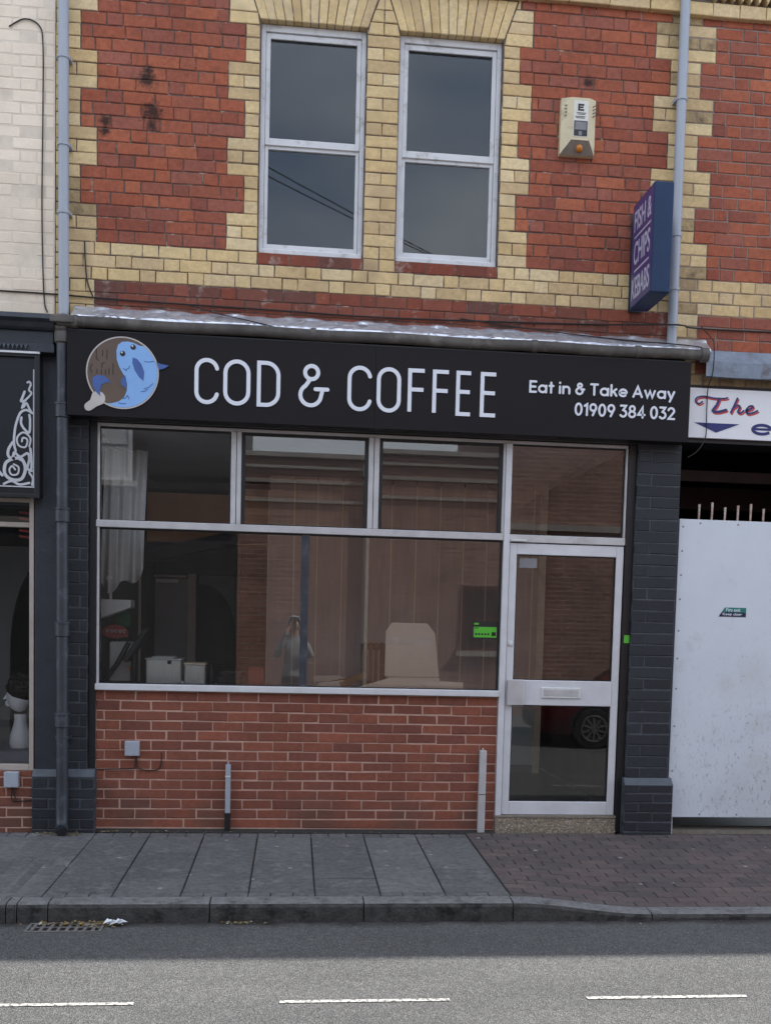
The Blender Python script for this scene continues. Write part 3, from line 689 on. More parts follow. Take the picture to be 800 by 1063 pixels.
MB().box(-1.155, -1.07, 3.45, 3.52, .12, 2.1).box(-1.52, -1.17, 3.45, 3.5, 2.06, 2.085).build('door_frame', 'beige_frame', shop)
bx(-1.385, -1.365, 1.5, 1.52, .12, 2.08).build('inner_post', 'beige_frame', shop)
MB().box(-1.50, -1.26, 3.44, 3.459, 2.0, 2.04).build('closer_arm', 'white_item', shop)
ip = MB(); z = .12; k = 0
while z < 2.06: course(ip, -.60, -.30, z, z+.078, 3.3, 0, [.235], -.6+(.117 if k % 2 else 0), .01, .06); z += .078; k += 1
ip.box(-.6, -.3, 3.304, 3.5, .12, 2.08, 1); ip.build('inner_brick_pier', ['new_brick', 'grey_mortar'], shop)
arch = [(-1.06, 2.1), (-.62, 2.1), (-.62, 1.2)]+[(-1.06+.36*math.cos(t)+.05, 1.45+.55*math.sin(t)) for t in [R(a) for a in range(0, 91, 10)]]+[(-1.06, 2.0)]
MB().prism(arch, 3.6, 3.65, 'y').build('inner_arch', 'plaster_grey', shop)
MB().box(-1.52, 1.59, .125, .78, 1.05, 1.09).box(-1.52, 1.59, .70, .76, .12, 1.05).build('display_ledge', 'white_item', shop)

# =================================================================== FASCIA SIGN
sign = thing('fascia_sign', 'long black fascia board lettered COD & COFFEE with a round fish logo', 'shop sign', (.66, -.14, 3.06))
MB().box(-1.652, .5625, -.14, -.012, 3.06, 3.662).box(.5655, 2.972, -.14, -.012, 3.06, 3.662).box(.55, .58, -.137, -.02, 3.062, 3.66).build('sign_panel', 'fascia', sign, .003)
MB().box(-1.654, 2.974, -.128, -.006, 3.6625, 3.672).build('top_trim', 'black_wood', sign)
SW = .0285
def arc(cx, cz, r, a0, a1, n=12): return [(cx+r*math.cos(R(a0+(a1-a0)*i/n)), cz+r*math.sin(R(a0+(a1-a0)*i/n))) for i in range(n+1)]
def letter(ch, x0, x1, z0=3.18, z1=3.51, y=-.147):
    h = SW/2; a, b, lo, hi = x0+h, x1-h, z0+h, z1-h; r = (b-a)/2; c = (a+b)/2; mb = MB(); T = .0065
    if ch == 'C': mb.ribbon(arc(c, hi-r, r, 12, 180)+arc(c, lo+r, r, 180, 348), SW, y, T)
    elif ch == 'O': mb.ribbon(arc(c, hi-r, r, 0, 180)+arc(c, lo+r, r, 180, 360), SW, y, T, True)
    elif ch == 'D':
        rr = r*1.25; mb.ribbon([(a, lo), (a, hi)]+arc(b-rr, hi-rr, rr, 90, 0, 10)+arc(b-rr, lo+rr, rr, 0, -90, 10), SW, y, T, True)
    elif ch in 'EF':
        mb.ribbon([(b, hi), (a, hi), (a, lo)] + ([(b, lo)] if ch == 'E' else []), SW, y, T, cap=False)
        mb.box(a+h-.004, b-.006, y-.0003, y+.006, (lo+hi)/2-h+.012, (lo+hi)/2+h+.012)
    elif ch == '&':
        W_ = x1-x0; r1 = .20*W_*1.05; cx1 = x0+.42*W_; r2 = .33*W_
        mb.ribbon(arc(cx1, hi-r1*1.1, r1, 0, 360, 24)[:-1], SW, y, T, True)
        cx2 = x0+.40*W_; cz2 = lo+r2
        mb.ribbon([(cx1-.01, hi-2.1*r1)]+arc(cx2, cz2+.012, r2, 120, 345, 20)+[(cx2+r2+.012, cz2+.055)], SW, y-.0004, T)
        mb.ribbon([(x0+.55*W_, cz2+.055), (x1-h, cz2+.055)], SW, y-.0008, T)
    mb.build('letter', 'letter_white', sign)
for ch, a, b in (('C', -.752, -.575), ('O', -.545, -.35), ('D', -.303, -.133), ('&', -.002, .226), ('C', .358, .539), ('O', .574, .754), ('F', .805, .942), ('F', .989, 1.123), ('E', 1.166, 1.29), ('E', 1.349, 1.48)):
    letter(ch, a, b)
def ell(cx, cz, rx, rz, n=20): return [(cx+rx*math.cos(2*math.pi*i/n), cz+rz*math.sin(2*math.pi*i/n)) for i in range(n)]
GLY = {'E': (.56, [([(.5, .915), (.085, .915), (.085, .085), (.5, .085)], 0), ([(.085, .5), (.45, .5)], 0)]),
 'a': (.70, [(ell(.35, .35, .265, .265), 1), ([(.615, .085), (.615, .615)], 0)]),
 't': (.42, [([(.20, .88), (.20, .085)], 0), ([(.07, .62), (.36, .62)], 0)]),
 'i': (.17, [([(.085, .085), (.085, .615)], 0), ([(.085, .895), (.085, .915)], 0)]),
 'n': (.62, [([(.085, .085), (.085, .615)], 0), ([(.10, .36)]+arc(.31, .39, .225, 165, 0, 10)+[(.535, .085)], 0)]),
 '&': (.74, [(ell(.34, .765, .14, .15), 1), ([(.31, .60)]+arc(.32, .315, .235, 128, 350, 16)+[(.56, .44)], 0), ([(.44, .46), (.66, .46)], 0)]),
 'T': (.66, [([(.085, .915), (.58, .915)], 0), ([(.33, .90), (.33, .085)], 0)]),
 'k': (.54, [([(.085, .085), (.085, .93)], 0), ([(.45, .615), (.11, .33)], 0), ([(.24, .44), (.47, .085)], 0)]),
 'e': (.70, [([(.12, .35), (.60, .35)]+arc(.35, .35, .265, 4, 312, 18), 0)]),
 'A': (.80, [([(.085, .085), (.40, .915), (.715, .085)], 0), ([(.2, .33), (.6, .33)], 0)]),
 'w': (.88, [([(.08, .615), (.26, .085), (.44, .59), (.62, .085), (.80, .615)], 0)]),
 'y': (.60, [([(.08, .615), (.30, .10)], 0), ([(.53, .615), (.22, -.17)], 0)]),
 '0': (.62, [(ell(.31, .5, .225, .415), 1)]), '1': (.34, [([(.07, .77), (.25, .90), (.25, .085)], 0)]),
 '9': (.60, [(ell(.30, .665, .22, .25), 1), ([(.50, .58), (.28, .085)], 0)]),
 '3': (.58, [([(.09, .915), (.47, .915), (.27, .585)]+arc(.27, .335, .235, 70, -145, 14), 0)]),
 '8': (.60, [(ell(.30, .715, .185, .2), 1), (ell(.30, .30, .225, .215), 1)]),
 '4': (.64, [([(.43, .085), (.43, .90), (.09, .29), (.58, .29)], 0)]), '2': (.58, [(arc(.28, .68, .22, 165, -35, 12)+[(.09, .085), (.52, .085)], 0)])}
def sans(st, name, x0, x1, z0, cap, y=-.146):
    tot = sum((GLY[c][0]+.075) if c != ' ' else .27 for c in st)-.075; k = (x1-x0)/tot; x = x0; n_ = 0
    for c in st:
        if c == ' ': x += .27*k; continue
        mb = MB()
        for pts, cl in GLY[c][1]: mb.ribbon([(x+p[0]*k, z0+p[1]*cap) for p in pts], .0158, y-.0003*(n_ % 3), .005, bool(cl)); n_ += 1
        x += (GLY[c][0]+.075)*k
        mb.build(name, 'letter_white', sign)
sans('Eat in & Take Away', 'strapline_letter', 1.719, 2.85, 3.376, .092); sans('01909 384 032', 'phone_digit', 2.072, 2.856, 3.222, .099)
# round logo: brown disc, pale rim and handle, blue fish curled through it
lc, lz, lr = -1.262, 3.374, .256
M['logo_brown'] = mat('logo_brown', (.125, .085, .062), None, 5, .5); M['logo_blue'] = mat('logo_pale_blue', (.235, .44, .78), (.21, .40, .72), 6, .5)
M['logo_deep'] = mat('logo_deep_blue', (.055, .12, .36), (.045, .10, .30), 9, .5); M['logo_rim'] = mat('logo_rim', (.55, .51, .48), None, 5, .5)
M['logo_line'] = mat('logo_dark_brown', (.03, .018, .014), None, 5, .5)
lg = MB()
lg.prism(arc(lc, lz, lr, 0, 360, 56)[:-1], -.146, -.1405, 'y', 0)
lg.ribbon(arc(lc, lz, lr-.004, 0, 360, 56)[:-1], .009, -.1475, .006, True, 1)
lg.ribbon([(lc-.172, lz-.188), (lc-.205, lz-.225), (lc-.238, lz-.250)], [.105, .062, .06], -.1465, .006, False, 1)
lgo = lg.build('logo_disc', ['logo_brown', 'logo_rim'], sign)
def L2(u, v): return (lc+u*lr, lz+v*lr)
# fish outline (u right, v up, in radii)
fo = [L2(*p) for p in [(-.17, .60), (-.13, .76), (-.02, .85), (.14, .87), (.30, .84), (.46, .77)]]
fo += [L2(.962*math.cos(R(a)), .962*math.sin(R(a))) for a in range(52, -117, -8)]
fo += [L2(*p) for p in [(-.30, -.86), (-.10, -.80), (.05, -.68), (.12, -.50), (.13, -.30), (.09, -.14), (0, .0), (-.09, .16), (-.16, .36)]]
mb = MB(); mb.prism(fo, -.1485, -.1462, 'y')
fish = mb.build('logo_fish', 'logo_blue', sign)
df = MB()
df.prism([L2(*p) for p in [(.28, .44), (.40, .40), (.52, .26), (.60, .05), (.58, -.20), (.46, -.10), (.34, .08), (.27, .28)]], -.1500, -.1486, 'y')
df.prism([L2(*p) for p in [(.93, .34), (1.08, .29), (1.28, .26), (1.14, .17), (1.0, .13), (.965, .22)]], -.1500, -.1410, 'y')
df.prism([L2(*p) for p in [(-.82, -.16), (-.70, -.10), (-.52, -.10), (-.40, -.18), (-.32, -.30), (-.45, -.28), (-.58, -.36), (-.62, -.52), (-.60, -.68), (-.74, -.54), (-.82, -.36)]], -.1482, -.1462, 'y')
df.prism([L2(*p) for p in [(-.04, -.18), (.08, -.06), (.12, -.28), (.10, -.44), (-.04, -.32)]], -.1492, -.1462, 'y')
for a, b in (((.60, -.42), (.84, -.26)), ((.52, -.50), (.70, -.42)), ((.60, .34), (.86, .36)), ((.1, .10), (.2, .2)), ((.02, .12), (.12, .06)), ((.02, -.72), (.14, -.62)), ((.14, -.62), (.18, -.72)), ((-.1, -.84), (.1, -.84))):
    df.ribbon([L2(*a), L2((a[0]+b[0])/2+.02, (a[1]+b[1])/2-.02), L2(*b)], .006, -.1494, .001)
df.build('logo_fins', 'logo_deep', sign)
for u, v in ((.0, .53), (.29, .72)):
    ey = MB(); ey.lathe([(.019, 0), (.019, .0016)], (*[L2(u, v)[0]], -.1502, L2(u, v)[1]), 'y', 18, 0); ey.lathe([(.006, 0), (.006, .0012)], (L2(u-.02, v+.03)[0], -.1514, L2(u-.02, v+.03)[1]), 'y', 10, 1)
    ey.build('logo_eye', ['ink', 'letter_white'], sign)
ln = MB()
for u, v0, v1 in ((-.72, .36, .62), (-.55, .44, .60), (-.43, .36, .62), (-.70, -.04, .06), (-.58, -.06, .06), (-.47, -.06, .06), (-.37, -.06, .10), (-.26, -.06, .24)): ln.ribbon([L2(u, v0), L2(u, v1)], .007, -.1472, .001)
ln.ribbon([L2(-.84, .20), L2(-.89, .08), L2(-.85, -.02)], .007, -.1472, .001); ln.ribbon([L2(-.5, .26), L2(-.57, .22), L2(-.56, .12)], .007, -.1472, .001); ln.ribbon([L2(-.66, .3), L2(-.72, .38)], .007, -.1474, .001)
ln.build('logo_script', 'logo_line', sign)

# flashing above the fascia
fl = MB(); n = 190; vs = []; fs = []
prof = [(-.003, 3.868), (-.010, 3.862), (-.03, 3.845), (-.05, 3.828), (-.07, 3.812), (-.09, 3.796), (-.112, 3.778), (-.117, 3.764), (-.118, 3.752)]
for i in range(n+1):
    x = -1.63+(3.13+1.63)*i/n; e = .006*math.sin(i*.31)+.004*math.sin(i*.83+1)
    for j, (y, z) in enumerate(prof):
        q = rnd.uniform(-.005, .005) if 0 < j < 8 else 0
        vs.append((x+rnd.uniform(-.008, .008) if 0 < i < n else x, min(-.003, y+q), z+q*.9+(e if j < 2 else rnd.uniform(-.003, .003))))
for i in range(n):
    for k in range(8):
        a_ = i*9+k; fs += [(a_, a_+1, a_+10), (a_, a_+10, a_+9)] if rnd.random() < .5 else [(a_, a_+1, a_+9), (a_+1, a_+10, a_+9)]
fl.add(vs, fs)
fl.build('lead_flashing', 'lead', shop)
bx(-1.65, 2.97, -.01, .10, 3.31, 3.76).build('fascia_backing', 'black_wood', shop)

# =================================================================== GUTTER AND DRAINPIPES
gt = thing('gutter', 'long weathered brown gutter running along above the black fascia', 'gutter', (.7, -.12, 3.72))
n = 40; path = []
for i in range(n+1): path.append((-1.72+4.81*i/n, -.13, 3.722+.004*math.sin(i*.7)))
g = MB(); ps = [(-.042+.0, .028)]+[(.042*math.cos(R(a)), .042*math.sin(R(a))*1.0) for a in range(180, 361, 20)]+[(.036, .028)]+[(.036*math.cos(R(a)), .036*math.sin(R(a))) for a in range(360, 179, -20)]
vs = []; fs = []; q = len(ps)
for p in path: vs += [(p[0], p[1]+a, p[2]+b) for a, b in ps]
for i in range(n):
    for k in range(q): fs.append((i*q+k, i*q+(k+1) % q, (i+1)*q+(k+1) % q, (i+1)*q+k))
fs += [tuple(range(q)), tuple(range(n*q+q-1, n*q-1, -1))]
g.add(vs, fs); g.build('gutter_trough', 'gutter', gt, smooth=True)
for x in (-1.60, .1, 1.75, 2.55):
    g = MB(); g.lathe([(.047, -.02), (.049, 0), (.047, .02)], (x, -.13, 3.722), 'x', 18); g.build('gutter_joint', 'gutter', gt, smooth=True)
MB().lathe([(.05, -.03), (.056, -.02), (.056, .02), (.05, .03)], (3.07, -.13, 3.722), 'x', 18).build('stop_end', 'gutter', gt, smooth=True)
def pipe(name, label, xb, xt, y, z0, z1, r, m, collars, brackets, group=None, cm=None):
    t = thing(name, label, 'drainpipe', (xb, y, z0), group)
    at = lambda z: (xb+(xt-xb)*(z-z0)/(z1-z0), y, z)
    MB().tube([at(z0), at((z0+z1)/2), at(z1)], r, 18).build('pipe_run', m, t, smooth=True)
    for z in collars:
        c = at(z); MB().lathe([(r+.002, -.055), (r+.010, -.05), (r+.010, .035), (r+.014, .038), (r+.014, .05), (r+.003, .055)], c, 'z', 18).build('collar', cm or m, t, smooth=True)
    for z in brackets:
        c = at(z); b = MB().lathe([(r+.006, -.012), (r+.006, .012)], c, 'z', 18); b.box(c[0]-r-.012, c[0]+r+.012, c[1]+.01, -.0005 if y < 0 else c[1]+.02, z-.012, z+.012); b.build('bracket', cm or m, t)
    return t
pipe('drainpipe', 'grey plastic drainpipe down the join of cream wall and yellow brick', -1.692, -1.706, -.07, 3.78, 7.3, .037, 'pipe_grey', (), (4.50, 4.97, 5.57), 'grey upper drainpipes')
pipe('drainpipe', 'grey plastic drainpipe beside the blue hanging sign', 2.834, 2.828, -.07, 3.79, 7.3, .037, 'pipe_grey', (), (4.22, 4.62, 5.62), 'grey upper drainpipes')
lp = pipe('drainpipe', 'dark painted downpipe between the two black shopfronts, open at pavement', -1.688, -1.697, -.085, .26, 3.60, .043, 'pipe_dark', (1.52, .85, 2.35, 3.1), (.72,), None)
MB().tube([(-1.688, -.085, .36), (-1.688, -.09, .20), (-1.686, -.10, .10), (-1.68, -.125, .055), (-1.675, -.17, .04)], .045, 18).build('shoe', 'pipe_dark', lp, smooth=True)
MB().lathe([(.0385, -.0006), (.0385, .02)], (-1.675, -.173, .04), 'y', 18).build('shoe_mouth', 'black_wood', lp)
MB().lathe([(.044, -.06), (.056, -.05), (.058, .02), (.05, .04)], (-1.697, -.085, 3.63), 'z', 18).build('hopper_socket', 'gutter', lp, smooth=True)
MB().tube([(-1.70, -.09, 3.66), (-1.70, -.13, 3.70)], .045, 14).box(-1.765, -1.60, -.185, -.08, 3.70, 3.755).build('outlet', 'gutter', lp, .008)

# =================================================================== LEFT NEIGHBOUR
sal = thing('salon_building', 'cream painted brick building with a black shopfront at the left edge', 'shop building', (-2.2, 0, 0))
cw = MB()
for k in range(0, 44):
    z0 = 3.795+k*.082
    if z0 > 7.3: break
    course(cw, -9, -1.774, z0, z0+.082, -.004, 0, FLE, (k % 2)*.172, .0055)
cw.box(-9, -1.772, -.0028, .24, 3.79, 7.4, 1); cw.build('cream_wall', ['cream_paint', 'cream_joint'], sal)
MB().prism([(-.29, 7.46), (4.2, 10.2), (8.8, 7.4), (8.8, 7.25), (4.2, 10.02), (-.29, 7.3)], -9, -1.775, 'x').build('roof', 'slate', sal)
ps_ = MB(); ps_.box(-1.906, -1.7005, -.005, .3, 0, 3.56, 0); z = .47
ps_.build('pilaster', ['navy_smooth'], sal, .004)
c = MB(); c.prism([(.1, 3.79), (-.17, 3.755), (-.18, 3.72), (-.15, 3.70), (-.13, 3.67), (-.11, 3.655), (.1, 3.655)], -9, -1.745, 'x')
c.box(-9, -1.76, -.09, .1, 3.56, 3.655); c.box(-9, -1.75, -.11, .1, 3.50, 3.56); c.build('cornice', 'navy_smooth', sal, .003)
bx(-9, -1.76, -.014, .1, 3.655, 3.8).build('cornice_back', 'navy_smooth', sal)
d = MB(); x = -1.93
for k in range(7):
    d.prism([(x, 3.545), (x-.026, 3.545), (x-.013, 3.512)], -.128, -.1105, 'y'); x -= .03
d.build('dentils', 'navy_ledge', sal)
bx(-9, -1.915, .02, .3, 2.42, 3.50).build('shopfront_lintel', 'navy_smooth', sal)
r_ = MB(); z = -.05; k = 0
while z < .46: course(r_, -9 if False else -4, -1.919, z, min(z+.076, .458), .0, 0, [.235], (.117 if k % 2 else 0), .01, .06); z += .076; k += 1
r_.box(-4, -1.919, .0035, .3, -.1, .458, 1); r_.build('stall_riser', ['new_brick', 'pale_mortar'], sal)
MB().box(-1.948, -1.916, -.003, .1, .458, 2.475).box(-4, -1.949, -.0025, .1, .459, .50).box(-4, -1.949, .03, .1, 2.262, 2.297).box(-4, -1.949, -.0025, .09, 2.44, 2.47).build('shop_frame', 'beige_frame', sal, .003)
bx(-1.915, -1.9065, .03, .12, .46, 2.47).build('timber_post', 'black_wood', sal)
bx(-4, -1.9495, .06, .065, .505, 2.26).build('window_pane', 'salon_glass', sal); bx(-4, -1.9495, .0605, .0655, 2.30, 2.438).build('top_pane', 'salon_glass', sal)
MB().box(-9, -4, -.02, .3, -.1, 3.5).build('plain_wall', 'navy_smooth', sal)
MB().box(-4, -1.93, .11, .75, .50, .585).build('display_shelf', 'shelf_blue', sal)
i_ = MB().box(-4, -1.93, 2.2, 2.3, 0, 3.3, 0).box(-1.93, -1.91, .31, 2.2, 0, 3.3, 0).box(-4.1, -4, .3, 2.3, 0, 3.3, 0).box(-4, -1.93, .3, 2.2, 3.0, 3.1, 0).box(-4, -1.93, .3, 2.2, .0, .1, 0)
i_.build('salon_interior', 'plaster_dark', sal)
ar = [(-2.9, .1), (-2.9, 2.2), (-2.12, 2.2)]+[(-2.12+.0-.32*math.sin(R(a)), 1.3+.8*math.cos(R(a))) for a in range(0, 91, 10)]+[(-2.44, .1)]
MB().prism(ar, 1.3, 1.36, 'y').build('interior_arch', 'plaster_grey', sal)
for (a, b, c_, e) in ((-2.14, -2.06, 1.50, 1.62), (-2.15, -2.07, 1.30, 1.45)): bx(a, b, .9, .91, c_, e).build('notice', 'white_item', sal)
fl_ = MB()
for k in range(5): fl_.prism([(-2.10, 2.405-.045*k), (-2.02, 2.395-.045*k), (-2.015, 2.378-.045*k), (-2.10, 2.387-.045*k)], .30, .304, 'y')
fl_.build('striped_poster', 'ink_red', sal)
# salon sign board
sb = thing('salon_sign', 'black salon sign panel with white rose scrollwork in its corner', 'shop sign', (-2.2, -.1, 2.47))
M['salon_panel'] = mat('salon_panel', (.006, .0075, .013), None, 4, .4)
MB().box(-4, -1.85, -.10, -.006, 2.472, 3.478).build('sign_panel', 'salon_panel', sb, .004)
fr_ = MB(); ring(fr_, -4, -1.848, 2.46, 3.482, .03, .035, .03, .022, -.118, -.101); fr_.build('sign_frame', 'black_wood', sb, .004)
MB().box(-4, -1.848, -.13, -.1, 3.483, 3.497).build('light_trim', 'upvc', sb)
M['scroll'] = mat('scroll_white', (.55, .56, .60), None, 6, .5)
sc = MB(); Y_ = -.1035
u = lambda x, y: (-2.128+(x/5.06)*.00692, 3.497-(y-245)/5.06*.00690)      # strokes drawn on the board, in metres
def ST(pts, wd): sc.ribbon([u(*p) for p in pts], [w_*.00137 for w_ in wd] if isinstance(wd, (list, tuple)) else wd*.00137, Y_-rnd.uniform(0, .0012), .0025)
def smooth(P, n=5):
    o = []
    for i in range(len(P)-1):
        p0, p1, p2, p3 = [Vector(P[max(0, min(len(P)-1, i+d))]) for d in (-1, 0, 1, 2)]
        for k in range(n):
            t = k/n; o.append(tuple(.5*((2*p1)+(p2-p0)*t+(2*p0-5*p1+4*p2-p3)*t*t+(3*p1-p0-3*p2+p3)*t**3)))
    return o+[tuple(P[-1])]
ST([(172, 335), (172, 948)], 6); ST([(-200, 946), (174, 946)], 6)
ST(smooth([(140, 402), (150, 398), (157, 412), (148, 440), (160, 455), (148, 475), (125, 500), (112, 535)]), 10)
ST(smooth([(126, 450), (115, 480), (108, 500), (130, 496)]), 12); ST(smooth([(120, 530), (135, 510), (146, 530), (160, 555)]), 11)
ST(smooth([(165, 560), (135, 545), (105, 560), (85, 610), (75, 660), (72, 720), (80, 760)]), 12)
ST(smooth([(110, 585), (108, 615), (125, 645), (150, 660), (154, 600), (150, 570)]), 12)
ST(smooth([(150, 735), (155, 690), (120, 662), (88, 690), (95, 730), (130, 738), (140, 700), (118, 690), (112, 710)]), 9)
ST(smooth([(66, 715), (45, 750), (42, 785), (62, 800), (72, 770)]), 14); ST(smooth([(78, 770), (105, 790), (140, 770), (150, 800), (140, 850), (160, 850), (160, 790), (155, 745)]), 12)
ST(smooth([(70, 800), (110, 800), (130, 850), (110, 905), (60, 910), (25, 880), (30, 825), (70, 800)]), 16)
ST(smooth([(70, 830), (95, 845), (90, 880), (60, 885), (48, 860), (62, 840), (78, 858)]), 9); ST(smooth([(12, 890), (-20, 850), (-40, 800)]), 14)
ST(smooth([(164, 935), (168, 900), (150, 870), (165, 860)]), 10); ST(smooth([(20, 935), (60, 918), (100, 935), (150, 925)]), 12); ST(smooth([(95, 800), (120, 815), (135, 840)]), 12)
sc.build('scrollwork', 'scroll', sb)
# mannequin head on the shelf
mh = thing('mannequin_head', 'white mannequin head wearing a dark wig in the left shop window', 'mannequin head', (-2.1, .35, .585))
h = MB()
h.lathe([(.075, 0), (.085, .03), (.078, .10), (.056, .17), (.047, .22), (.05, .26)], (-2.1, .35, .586), 'z', 20)
h.ball((-2.11, .345, .985), .095, 18, 0, (1.02, .86, 1.28)); h.ball((-2.185, .345, .93), .034, 10, 0, (1.0, .8, .9)); h.prism([(-2.20, .965), (-2.232, .96), (-2.20, 1.01)], .338, .352, 'y')
h.build('head', 'mannequin', mh, smooth=True)
wg = MB(); wg.ball((-2.085, .35, 1.045), .115, 18, 0, (1.05, 1.0, .95)); 
for k in range(60):
    a = rnd.uniform(0, 6.28); p = rnd.uniform(.2, 1.6); wg.ball((-2.08+.11*math.sin(p)*math.cos(a), .35+.1*math.sin(p)*math.sin(a), 1.05+.1*math.cos(p)), rnd.uniform(.015, .03), 6)
wg.build('wig', 'wig', mh)

# =================================================================== RIGHT NEIGHBOUR WITH PASSAGE
pb = thing('passage_building', 'red brick building at the right edge with an open passage under it', 'building', (3.5, 0, 0))
rw = MB()
for k in range(-6, 25):
    z0 = K0-.004+k*KH; z1 = z0+KH; wide = ((k-3)//3) % 2 == 0; h = (k % 2)*.172+.06
    if z0 < 3.60: 
        if z0 > 3.5: course(rw, 2.99, 8, z0, z1, 0, 2, [.115, .02, .115, .09], h, .012)
        continue
    if 0 <= k < 3: course(rw, 2.85, 9, z0, z1, 0, 1, FLE, h, .008, special=lambda x, z, m: 2 if x < 3.05 and rnd.random() < .5 else m)
    else:
        q = 3.06 if k < 0 else (3.112 if wide else 3.001)
        course(rw, 2.85, q, z0, z1, 0, 2 if rnd.random() < .35 else 1, [.13] if (wide and k % 3 == 1) else [.5], 2.85, .008)
        course(rw, q, 9, z0, z1, 0, 0, FLE, h+.05*(k % 3), .008)
for k in range(28, 38):
    z0 = K0+k*KH-.03
    if z0+KH < 7.42: course(rw, 2.85, 9, z0, z0+KH, 0, 0, FLE, (k % 2)*.172+.07, .008)
x = 2.85
while x < 9:
    rw.brick([(x+.003, 6.26), (x+.207, 6.26), (x+.207, 6.355), (x+.003, 6.355)], -.045, .14, 1); x += .21
x = 3.05
while x < 9:
    rw.prism([(x, 6.43), (x+.06, 6.43), (x+.03, 6.365)], -.07, 0, 'y', 1); x += .066
rw.box(2.85, 9, -.09, .1, 6.435, 6.52, 1)
rw.box(2.8475, 9, .006, .24, 3.53, 7.4, 3)
rw.build('brick_wall', ['red_brick', 'buff_brick', 'sooty_buff', 'grey_mortar'], pb)
MB().prism([(-.29, 7.46), (4.2, 10.2), (8.8, 7.4), (8.8, 7.25), (4.2, 10.02), (-.29, 7.3)], 2.85, 16, 'x').build('roof', 'slate', pb)
bx(9, 16, 0, .3, -.1, 7.4).build('plain_wall', 'red_brick', pb)
bx(2.985, 4.8, .0, .3, 3.09, 3.53).box(2.985, 4.8, .32, 6, 3.3, 3.42).build('passage_ceiling', 'black_wood', pb)
MB().box(2.985, 3.02, .301, 6, 0, 3.3).box(4.75, 9, .0, .3, -.1, 3.53).box(4.75, 4.85, .301, 6, 0, 3.3).box(2.985, 4.8, 6, 6.1, 0, 3.4).build('passage_wall', 'plaster_dark', pb)
MB().box(3.02, 4.75, .7, .78, 2.90, 2.99).box(3.02, 4.75, 1.4, 1.5, 2.75, 2.95).build('passage_beam', 'dark_beam', pb)
f2 = MB(); n = 40; vs = []; fs = []
for i in range(n+1):
    x = 3.10+(9-3.10)*i/n; q = rnd.uniform(-.006, .006)
    vs += [(x, -.004, 3.80+q*.3), (x, -.02, 3.785+q*.3), (x, -.08, 3.72+q), (x, -.11, 3.69+q), (x, -.112, 3.575+q*.6), (x, -.09, 3.57)]
for i in range(n):
    for k in range(5): fs.append((i*6+k, i*6+k+1, (i+1)*6+k+1, (i+1)*6+k))
f2.add(vs, fs); f2.build('lead_flashing', 'lead_blue', pb, smooth=True)
bs = thing('passage_sign', 'white sign board with blue script over the dark passage', 'shop sign', (3.6, -.03, 3.12))
bx(3.012, 4.75, -.032, -.004, 3.122, 3.502).build('sign_board', 'board_white', bs, .002)
MB().prism([(3.055, 3.238), (3.42, 3.238), (3.235, 3.166)], -.0345, -.0323, 'y').build('arrow', 'ink_blue', bs)
def U(x, y): return (2.995+(x-72)/4.83*.00707, 3.51-(y-295)/4.83*.00712+.0)
def script(mname, dx, dy, yy):
    s = MB()
    def q(P, w_): s.ribbon([U(a+dx, b+dy) for a, b in smooth(P)], [k*.00146 for k in w_] if len(w_) == (len(P)-1)*5+1 else w_[0]*.00146, yy-rnd.uniform(0, .0006), .0016)
    q([(152, 372), (135, 382), (116, 372), (122, 352), (160, 343), (215, 350), (268, 350), (290, 345)], [8])
    q([(245, 352), (232, 385), (212, 415), (240, 420), (285, 408)], [13])
    q([(345, 345), (328, 385), (312, 420)], [10]); q([(318, 402), (345, 382), (360, 388), (350, 415), (366, 420), (382, 408)], [9])
    q([(395, 405), (425, 395), (432, 382), (412, 384), (396, 405), (405, 422), (440, 414), (458, 405)], [9])
    s.build('script_lettering', mname, bs)
script('ink_red', 7, 8, -.0335); script('ink_blue', 0, 0, -.0352)
e_ = MB(); ec = (3.605, 3.205)
e_.ribbon([(ec[0]-.066, ec[1]+.002), (ec[0]+.072, ec[1]+.002)], .018, -.0343, .002, cap=False); e_.ribbon([(ec[0]+.075*math.cos(R(a)), ec[1]+.034*math.sin(R(a))) for a in range(0, 325, 12)], .023, -.0345, .002, cap=False)
e_.build('letter', 'ink_blue', bs)
gate = thing('passage_gate', 'tall white painted sheet gate across the passage, scuffed and marked', 'gate', (3.6, .05, .12))
gs = MB().box(3.0, 4.74, .035, .06, .127, 2.50, 0)
gs.build('gate_sheet', ['gate_white'], gate, .002)
bx(3.022, 3.06, .0655, .10, -.02, 2.4).build('gate_post', 'upvc', gate)
def screw(x, z): MB().lathe([(.007, 0), (.009, .002)], (x, .0335, z), 'y', 8).build('screw', 'gate_dirt', gate)
for z in (2.44, 2.25, 2.06, 1.87, 1.62, 1.40, 1.16, .86, .5): screw(3.03, z)
for x in (3.17, 3.48, 3.8, 4.2): screw(x, 2.47); screw(x+.1, .15)

